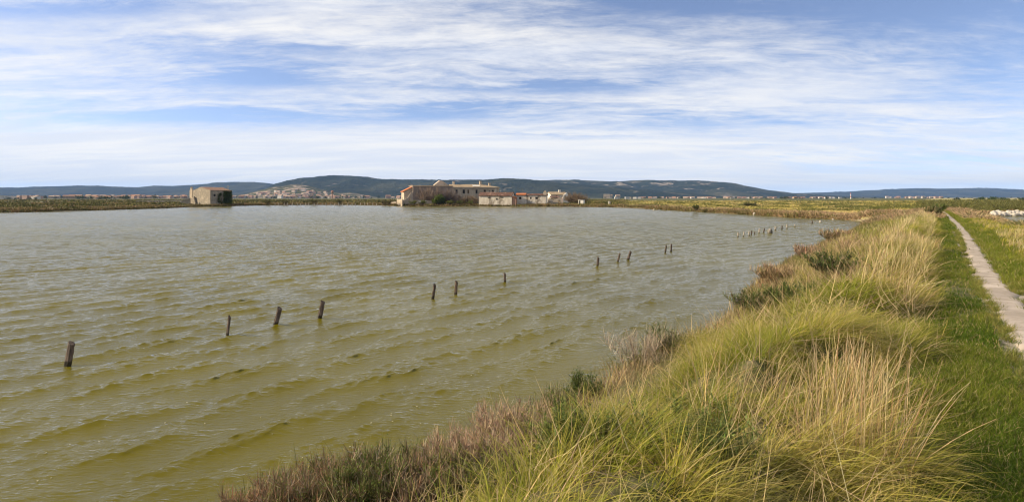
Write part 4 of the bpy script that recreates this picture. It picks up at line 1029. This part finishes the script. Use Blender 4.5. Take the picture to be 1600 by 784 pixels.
def P1(px, py, z=.3): return G(px, py, z)
SB = [(362, 776, .30, .42, RED, LRED, 700, 'low russet saltbush at the very left tip of the bank'),
      (398, 792, .36, .44, RED, LRED, 900, 'reddish brown saltbush at the bottom edge, second from the left tip'),
      (440, 764, .36, .42, RED + MIX, LRED, 700, 'rusty saltbush on the water line behind the reddish brown one'),
      (470, 812, .36, .46, MIX + RED, LG, 800, 'brown saltbush cut by the bottom edge right of the reddish brown one'),
      (520, 768, .36, .46, MIX + RED, LD, 500, 'dull brown saltbush on the water line right of the rusty one'),
      (545, 815, .36, .46, MIX + GRN, LG, 2200, 'leafy green saltbush at the bottom edge, leftmost green one'),
      (590, 765, .34, .46, MIX + GRN, LD, 700, 'brown and olive saltbush on the water line behind the leafy green one'),
      (625, 820, .38, .46, PINK + RED, None, 0, 'pinkish twiggy saltbush at the bottom edge right of the leafy green one'),
      (640, 762, .34, .42, MIX, LD, 900, 'olive brown saltbush on the water line left of the pale pinkish one'),
      (690, 806, .40, .46, MIX + GRN, LG, 2000, 'green and brown saltbush at the bottom edge before the long grass'),
      (700, 752, .44, .44, PINK, LD, 200, 'pale pinkish saltbush left of the tall jutting one'),
      (745, 780, .44, .46, PINK, None, 0, 'grey pink twiggy saltbush where the long grass begins'),
      (775, 706, .56, .48, PINK, None, 0, 'tall pinkish saltbush jutting over the water, largest on the near bank'),
      (815, 735, .42, .42, PINK + MIX, None, 0, 'fawn saltbush in the grass right below the tall jutting one'),
      (835, 678, .40, .42, PINK + MIX, LD, 200, 'greyish saltbush on the water line right of the tall jutting one')]
for (px, py, H, Rd, cols, lf, nl, lab) in SB:
    shrub('saltbush', P1(px + (30 if px < 720 else 8), py + (34 if px < 720 else 16), .40), H * vr.uniform(.7, 1.0), Rd * .95, 60, 3800, BROWN, cols, lab, 'shrub', lf, int(nl * 1.7), (.1, 1.25), lsz=.017, wst=.0035, wtw=.0042, Ltw=.11, up=.5)
shrub('green_bush', P1(912, 606), .40, .32, 36, 1000, BROWN, GRN, 'dark green little bush at the water beside the bare pale shore', 'bush', LD, 1700, lsz=.024)
shrub('saltbush', P1(870, 630), .34, .36, 36, 1100, BROWN, MIX + GRN, 'thin green brown saltbush left of the dark green little bush', 'shrub', LD, 700, lsz=.02)
shrub('dead_shrub', P1(998, 566), .56, .62, 34, 900, GREYTW, DEAD, 'pale dead straggling shrub leaning over the water', 'shrub', None, 0, (.2, 1.25), Ltw=.22, up=.3)
shrub('green_bush', P1(1036, 552), .46, .48, 36, 1100, BROWN, GRN + DEAD, 'olive bush right behind the pale dead shrub', 'bush', LD, 1300, lsz=.026)
shrub('green_bush', P1(1174, 492, .35), .50, .66, 46, 1600, BROWN, GRN + MIX, 'dark green bush overhanging the water at the bend of the bank', 'bush', LD, 3000, lsz=.034, wtw=.009)
shrub('saltbush', P1(1208, 446), .55, .85, 60, 2400, RUSSET * .7, [RUSSET, (.42, .31, .18), (.36, .26, .15), OLIVE], 'rounded tan brown saltbush at the water behind the bend bush', 'shrub', None, 0, wtw=.011, Ltw=.18)
shrub('green_bush', P1(1238, 468, .8), .55, .8, 50, 1500, BROWN, GRN, 'wide dark green bush inland of the rounded tan saltbush', 'bush', LD, 3200, lsz=.04, wtw=.010)
shrub('green_bush', P1(1300, 440, .9), .6, .8, 50, 1400, BROWN, GRN + MIX, 'green bush on the dike slope below the pale dry tussocks', 'bush', LD, 2800, lsz=.045, wtw=.012)
shrub('saltbush', P1(1262, 414), .5, .9, 56, 1800, RUSSET * .7, RED + PINK, 'brown pink saltbush at the water beyond the rounded tan one', 'shrub', None, 0, wtw=.014, Ltw=.2)
shrub('saltbush', P1(1306, 386), .55, 1.2, 60, 1900, RUSSET * .7, [RUSSET, (.42, .31, .18), (.30, .22, .12), OLIVE], 'wide orange brown saltbush where the bank runs far along the water', 'shrub', None, 0, wtw=.02, Ltw=.25)
shrub('gorse_bush', P1(905, 790, 1.0), .42, .42, 40, 900, OLIVE, GRN, 'dense dark green gorse like bush at the bottom edge in the grass', 'bush', [(.115, .155, .035), (.17, .205, .05)], 5200, lsz=.020)
shrub('gorse_bush', P1(1080, 792, 1.1), .40, .55, 46, 1000, OLIVE, GRN, 'wide bluish green prickly bush at the bottom edge left of the straw tussock', 'bush', [(.115, .155, .035), (.18, .21, .055)], 6200, lsz=.020)
# far down the dike
shrub('green_bush', P1(1459, 341, 1.1), .95, .9, 40, 1100, BROWN, GRN + MIX, 'dark rounded bush beside the far end of the path', 'bush', LD, 1500, lsz=.08, wtw=.03, Ltw=.3, wst=.02)
shrub('green_bush', P1(1468, 332.5, 1.1), 1.1, 1.0, 40, 1000, BROWN, GRN, 'small dark bush where the path disappears', 'bush', LD, 1500, lsz=.09, wtw=.035, Ltw=.3, wst=.02)
shrub('green_bush', XY(4.1, 36), .8, 1.1, 40, 1100, BROWN, GRN + MIX, 'leafy bush in the dry grass right of the path', 'bush', LD, 1500, lsz=.07, wtw=.025, Ltw=.3, wst=.02)

# ------------------------------------------------------------------ ground cover too dense to count
def cover(acc, x, y, L, wid, cols, up=.35, segs=3, seed=0, per=9, rad=.35, twl=.9):
    """low scrub: sprays of short stiff twigs"""
    n = len(x); I = np.repeat(np.arange(n), per); N_ = len(I)
    a = vr.random(N_) * 6.28; r = rad[I] * np.sqrt(vr.random(N_)) if hasattr(rad, '__len__') else rad * np.sqrt(vr.random(N_))
    bx, by = x[I] + np.sin(a) * r, y[I] + np.cos(a) * r
    c = cols[I]; c = jitter(c, .2)
    LL = L[I] * vr.uniform(.5, 1.15, N_)
    acc.add(blades(with_z(bx, by, .02), LL, wid[I] * vr.uniform(.6, 1.4, N_), a + vr.normal(0, .6, N_), np.abs(vr.normal(up * .6, .25, N_)), np.abs(vr.normal(up * 1.8, .4, N_)), c * .9, c, segs, 1.0))
acc = Acc()
# water's edge of the dike
s, t, x, y = scatter(5200, -6.6, -3.6, 2, 92, 1.3); ld = landdist(x, y); dd = np.hypot(x, y)
k = (ld > .12) & (ld < 1.9) & (dd > 5); x, y, dd, ld = x[k], y[k], dd[k], ld[k]
f = fbm(x * .5 + 12, y * .5, 3); cols = np.where((f > .52)[:, None], mixv(OLIVE, np.array((.15, .15, .04)), vr.random(len(x))), mixv(RUSSET * .9, STRAW * .7, vr.random(len(x))))
cover(acc, x, y, np.clip(.30 + .2 * f, 0, 1) * vr.uniform(.6, 1.2, len(x)), .0035 + dd * .00055, cols, .45, 3, per=16, rad=.28)
s, t, x, y = scatter(3000, -4.6, -1.2, 12, 80, 1.2); ld = landdist(x, y); dd = np.hypot(x, y)
k = (ld > .8) & (fbm(x * .35 + 22, y * .35, 3) > .50 - .06 * (s < -2.6)); x, y, dd = x[k], y[k], dd[k]
f = fbm(x * .6 + 12, y * .6, 3); cols = np.where((f > .47)[:, None], mixv(OLIVE, np.array((.16, .165, .04)), vr.random(len(x))), mixv(BROWN * 1.2, PINKGREY, vr.random(len(x))))
cover(acc, x, y, (.35 + .25 * f) * vr.uniform(.6, 1.25, len(x)), .003 + dd * .0006, cols, .5, 3, per=16, rad=.30)
tag(acc.build('shore_scrub', M_TWIG), 'brown and olive saltmarsh scrub fringing the near bank', 'scrub', None, 'stuff')

def marsh_pts(n, a0, a1, d0, d1):
    px = vr.uniform(a0, a1, n); d = 1 / (1 / d1 + (1 / d0 - 1 / d1) * vr.random(n)); return (px - 800) / F * d, d
acc = Acc()
x, y = marsh_pts(60000, 860, 1820, 34, 420); ld = landdist(x, y); s, t = ST(x, y); dd = np.hypot(x, y)
onp = (s > pathc(t) - 1.1) & (s < pathc(t) + 1.5) & (t < 98); dike = (s < 4.2) & (s > -7) & (t < 62)
k = (ld > .4) & ~onp & ~dike & ~((x / y > .82) & (y > 88) & (y < 97)); x, y, dd, ld, s, t = x[k], y[k], dd[k], ld[k], s[k], t[k]
f = fbm(x * .06, y * .06 + 4, 4); g = fbm(x * .30, y * .30, 3); n = len(x)
cols = mixv(np.array((.43, .355, .085)), np.array((.62, .47, .20)), np.clip((f - .35) * 3 + vr.normal(0, .12, n), 0, 1))
dk = (g > .62); cols[dk] = mixv(OLIVE * 1.3, np.array((.12, .13, .03)), vr.random(dk.sum()))
sh = ld < 4 + 7 * fbm(x * .09 + 2, y * .09, 3); cols[sh] = mixv(np.array((.50, .36, .20)), np.array((.32, .21, .12)), vr.random(sh.sum()))
sg = sh & (vr.random(n) < .22); cols[sg] = OLIVE
far_r = (x / y > .72) & (y > 101); fd = far_r & (g > .47); cols[fd] = mixv(OLIVE * 1.25, np.array((.13, .125, .04)), vr.random(fd.sum()))
gold = (s > 3.0) & ~fd & (vr.random(n) < .3); cols[gold] = np.array((.46, .36, .17))
Lh = (.22 + .40 * g) * np.where(dk | sh, 1.5, 1.0) * np.where(fd, 2.2, 1.0) * vr.uniform(.7, 1.25, n)
cover(acc, x, y, Lh, .012 + dd * .0009, cols * 1.12, .9, 3, per=15, rad=.30 + dd * .006)
tag(acc.build('marsh_grass', M_BLADE), 'yellow green marsh grass and brown scrub on the flats right of the lagoon', 'marsh grass', None, 'stuff')

acc = Acc()
x, y = marsh_pts(26000, -90, 980, 100, 620); ld = landdist(x, y); dd = np.hypot(x, y)
k = ld > .6; x, y, dd, ld = x[k], y[k], dd[k], ld[k]; n = len(x)
f = fbm(x * .07 + 5, y * .07, 4); g = fbm(x * .22, y * .22 + 8, 3)
cols = mixv(np.array((.18, .135, .045)), np.array((.33, .22, .11)), np.clip((f - .33) * 2.8 + vr.normal(0, .25, n), 0, 1))
dk = g > .58; cols[dk] = mixv(np.array((.055, .060, .022)), OLIVE, vr.random(dk.sum()))
yl = vr.random(n) < .14; cols[yl] = np.array((.25, .22, .06))
Lh = (.25 + .9 * g ** 1.5) * np.where(dk, 1.4, 1.0) * vr.uniform(.6, 1.25, n) * np.where((x < -45) & (dd < 262), .75, 1.0)
cover(acc, x, y, Lh, .02 + dd * .0009, cols, .45, 3, per=8, rad=.4 + dd * .004)
seg = np.array(far_shore); d1 = np.linalg.norm(np.diff(seg, axis=0), axis=1); cum = np.concatenate([[0], np.cumsum(d1)])
uu = vr.uniform(0, cum[-1], 16000); bx_ = np.interp(uu, cum, seg[:, 0]); by_ = np.interp(uu, cum, seg[:, 1]); x = bx_ + vr.normal(0, 1, len(uu)); y = by_ + vr.uniform(-1.5, 7, len(uu))
ld = landdist(x, y); k = (ld > .15) & (ld < 5) & (np.abs(x) < 1.05 * y); x, y = x[k], y[k]; dd = np.hypot(x, y); n = len(x)
g = fbm(x * .25, y * .25 + 8, 3); cols = mixv(np.array((.16, .12, .05)), np.array((.34, .23, .12)), np.clip((g - .3) * 2 + vr.normal(0, .25, n), 0, 1)); ol = vr.random(n) < .3; cols[ol] = OLIVE * 1.3
cover(acc, x, y, (.3 + .6 * g) * vr.uniform(.6, 1.3, n), .02 + dd * .0008, cols, .45, 3, per=8, rad=.5)
tag(acc.build('marsh_scrub', M_TWIG), 'low brown and olive scrub on the far shore and the left spit', 'scrub', None, 'stuff')

# ------------------------------------------------------------------ trees and thickets round the manor
def bare(px, d, H, Rad, label, cols=PINK, name='bare_tree', nst=40, ntw=1800, leaf=None, nlf=0, z=.45, lsz=.35, spread=(.1, 1.1), up=.55, cat='tree'):
    return shrub(name, at(px, d), H, Rad, nst, ntw, np.array((.17, .13, .10)), cols, label, cat, leaf, nlf, spread, wst=.05, wtw=.05, Ltw=H * .24, lsz=lsz, up=up, bodies=('trunk', 'crown', 'foliage'), z=z)
BR = [(.22, .165, .13), (.17, .125, .095), (.27, .21, .165)]; BR2 = [(.20, .14, .09), (.25, .19, .12), (.15, .11, .07)]
bare(664, 209, 6.2, 2.6, 'bare grey tree against the left half of the shaded wing', BR)
bare(677, 208, 6.8, 3.4, 'widest bare grey tree, in the middle of the shaded wing', BR, ntw=2600)
bare(690, 208, 6.0, 2.6, 'bare grey tree before the right half of the shaded wing', BR)
bare(704, 209, 5.4, 2.2, 'bare grey tree at the corner where wing and long block meet', BR)
bare(716, 208, 3.4, 2.2, 'low bare bush under the first window of the long block', BR)
bare(729, 207, 3.2, 2.4, 'brown leafless bush under the middle windows of the long block', BR2)
bare(741, 206, 3.0, 2.2, 'brown leafless bush left of the limewashed barn', BR2)
bare(684.5, 203, 3.4, 1.3, 'small leafy green tree before the manor, the only bright green one', GRN, 'leafy_tree', 30, 700, [(.13, .17, .025), (.09, .13, .02)], 1500)
bare(690, 203, 2.4, 1.4, 'dark evergreen bush right of the bright green small tree', GRN, 'evergreen_bush', 30, 600, LD, 1300, cat='bush')
bare(680, 202.5, 1.9, 1.4, 'rounded green bush below the bright green small tree', GRN, 'evergreen_bush', 30, 600, LG, 1100, cat='bush')
for px, lab in ((645, 'olive scrub bush at the foot of the yard wall, left one'), (660, 'olive scrub bush at the foot of the yard wall, right one'), (703, 'yellow olive bush on the shore right of the dark evergreen'), (718, 'yellow olive bush on the shore below the long block'), (735, 'brown olive bush on the shore left of the limewashed barn')):
    bare(px, 200, 1.5, 1.7, lab, GRN + BR2, 'scrub_bush', 30, 800, LG, 500, lsz=.25, cat='bush')
bare(607, 205, 1.9, 2.0, 'dark brown bush on the point left of the cream wall stub', BR2 + GRN, 'scrub_bush', 30, 900, cat='bush'); bare(600, 205, 1.5, 1.8, 'low brown bush at the tip of the point', BR2 + GRN, 'scrub_bush', 30, 900, cat='bush')
bare(896, 216, 4.0, 4.8, 'big rounded brown thicket right of the ruined buildings', BR2, 'brown_thicket', 80, 4200, spread=(.05, 1.35), cat='thicket')
bare(907, 214, 3.3, 4.2, 'lower right shoulder of brown thicket behind the tiny white shed', BR2, 'brown_thicket', 70, 3400, spread=(.05, 1.35), cat='thicket')
bare(819, 222, 4.6, 1.4, 'thin bare tree showing above the grey stained barn roof', BR, ntw=500, nst=16)
for px, d, H, lab in ((419, 215, 1.9, 'dark scrub bush on the far shore right of the ivy covered house'), (445, 218, 1.8, 'dark scrub bush on the far shore, right of centre between house and point'), (491, 220, 2.1, 'dark round scrub bush on the far shore before the water tower'), (530, 222, 2.0, 'brown scrub bush on the far shore right of the water tower'),
                      (1088, 118, .95, 'dark brown bush in the yellow marsh on the far right bank'), (1166, 150, 1.35, 'wide dark bush on the skyline of the marsh under the ridge end'), (1178, 150, 1.2, 'dark bush right of the wide skyline one')):
    bare(px, d, H, H * 1.1, lab, BR2 + GRN, 'scrub_bush', 30, 900, LD, 400, lsz=.2, cat='bush')
# ivy on the stone house
iv = empty('ivy', hroot.location, hroot.rotation_euler.z); tag(iv, 'dark green ivy hanging over the right part of the lone stone house', 'ivy')
n = 5200; u = vr.uniform(2.6, Ls + .25, n); zt = vr.uniform(0, 5.6, n)
dens = np.where(u > Ls * .60 + .5 * (fbm(zt * 1.5, zt * 0, 3) - .5), np.where(zt > 4.6 + .9 * (fbm(u * 1.3, u * 0, 3) - .3), .15, 1.0), np.where(u < Ls * .52, smooth(.42, .5, fbm(u * .7 + 4, zt * .6, 3)) * .8 * (zt < 4.4), .0))
k = vr.random(n) < dens; u, zt = u[k], zt[k]; n = len(u)
P = np.stack([u, -.06 - .35 * vr.random(n) * fbm(u, zt, 2), zt], -1); c = jitter(np.tile(np.array((.15, .19, .045)), (n, 1)), .4)
acc = Acc(); acc.add(blades(P, vr.uniform(.15, .4, n), vr.uniform(.15, .3, n), vr.normal(math.pi, .9, n), vr.uniform(.8, 1.6, n), vr.uniform(1.5, 2.6, n), c, c, 2, .6)); acc.build('foliage', M_LEAF, iv)
n = 60; u = vr.uniform(Ls * .5, Ls, n); c = jitter(np.tile(BROWN * .6, (n, 1))); acc = Acc(); acc.add(blades(np.stack([u, np.full(n, -.05), np.zeros(n)], -1), vr.uniform(2, 5, n), np.full(n, .06), vr.choice([-1.57, 1.57], n), np.zeros(n), vr.uniform(0, .5, n), c, c, 5)); acc.build('stems', M_TWIG, iv)

# far woodland that reads as one mass
acc = Acc()
def wood(n, pxr, dr_, H, z, cols, per=70):
    for i in range(n):
        px = vr.uniform(*pxr); d = vr.uniform(*dr_); x, y = at(px, d); h = H * vr.uniform(.6, 1.2)
        q = vr.normal(0, 1, (per, 3)); q /= np.linalg.norm(q, axis=1)[:, None]; q *= vr.random((per, 1)) ** .4
        P = np.array((x, y, z + h * .52)) + q * np.array((h * .62, h * .62, h * .5)); c = jitter(np.tile(np.array(cols[vr.integers(len(cols))], float), (per, 1)), .3)
        acc.add(blades(P, vr.uniform(.14, .3, per) * h, vr.uniform(.14, .3, per) * h, vr.random(per) * 6.28, vr.uniform(.3, 1.6, per), vr.uniform(.8, 2.2, per), c, c, 2, .8))
DK = [(.022, .042, .018), (.030, .052, .020), (.045, .060, .026)]
wood(60, (-10, 300), (1000, 1700), 7, 0, DK + [(.10, .075, .05)]); wood(26, (120, 200), (820, 950), 6.0, 0, DK); wood(16, (0, 60), (800, 860), 4.0, -.5, DK)
wood(60, (360, 600), (1400, 2000), 8, 0, DK + [(.09, .08, .04)]); wood(70, (940, 1330), (1300, 2200), 6, 0, DK); wood(22, (1180, 1330), (900, 1100), 4, 0, DK)
wood(46, (1330, 1620), (1400, 2200), 5, 0, DK); wood(60, (1520, 1720), (420, 520), 3.2, .2, [(.04, .07, .02), (.055, .08, .025)], 90); wood(3, (1491, 1498), (430, 440), 3.0, .5, DK)
tag(acc.build('distant_woodland', M_LEAF), 'dark green belts of trees on the plain below the hills', 'woodland', None, 'stuff')

# scum flecks drifting near the bank
acc = Acc(); fx, fy = [], []
for (px, py, sp, n) in ((615, 625, 55, 9), (640, 660, 60, 7), (490, 690, 60, 5), (90, 750, 30, 4), (130, 690, 60, 4), (770, 590, 50, 4), (300, 640, 90, 5)):
    for i in range(n):
        x, y = G(vr.normal(px, sp), vr.normal(py, sp * .3)); fx.append(x); fy.append(y)
near = WATER_V[(WATER_V[:, 1] < 16) & (WATER_V[:, 1] > 3)]
bm = bmesh.new()
for x, y in zip(fx, fy):
    i = np.argmin((near[:, 0] - x) ** 2 + (near[:, 1] - y) ** 2); p = near[i]; r = vr.uniform(.004, .010)
    if landdist(p[0], p[1]) > -.4: continue
    bmesh.ops.create_icosphere(bm, subdivisions=1, radius=r, matrix=Matrix.Translation((float(p[0]), float(p[1]), float(p[2]) + .002)) @ Matrix.Rotation(vr.random() * 6, 4, 'Z') @ Matrix.Diagonal((vr.uniform(.8, 2.2), 1, .35, 1)))
me = bpy.data.meshes.new('foam_flecks'); bm.to_mesh(me); bm.free()
tag(link('foam_flecks', me, None, [blotch('foam', (.55, .50, .33), (.45, .42, .28), 20)]), 'tiny pale flecks of foam drifting near the bank', 'foam', None, 'stuff')
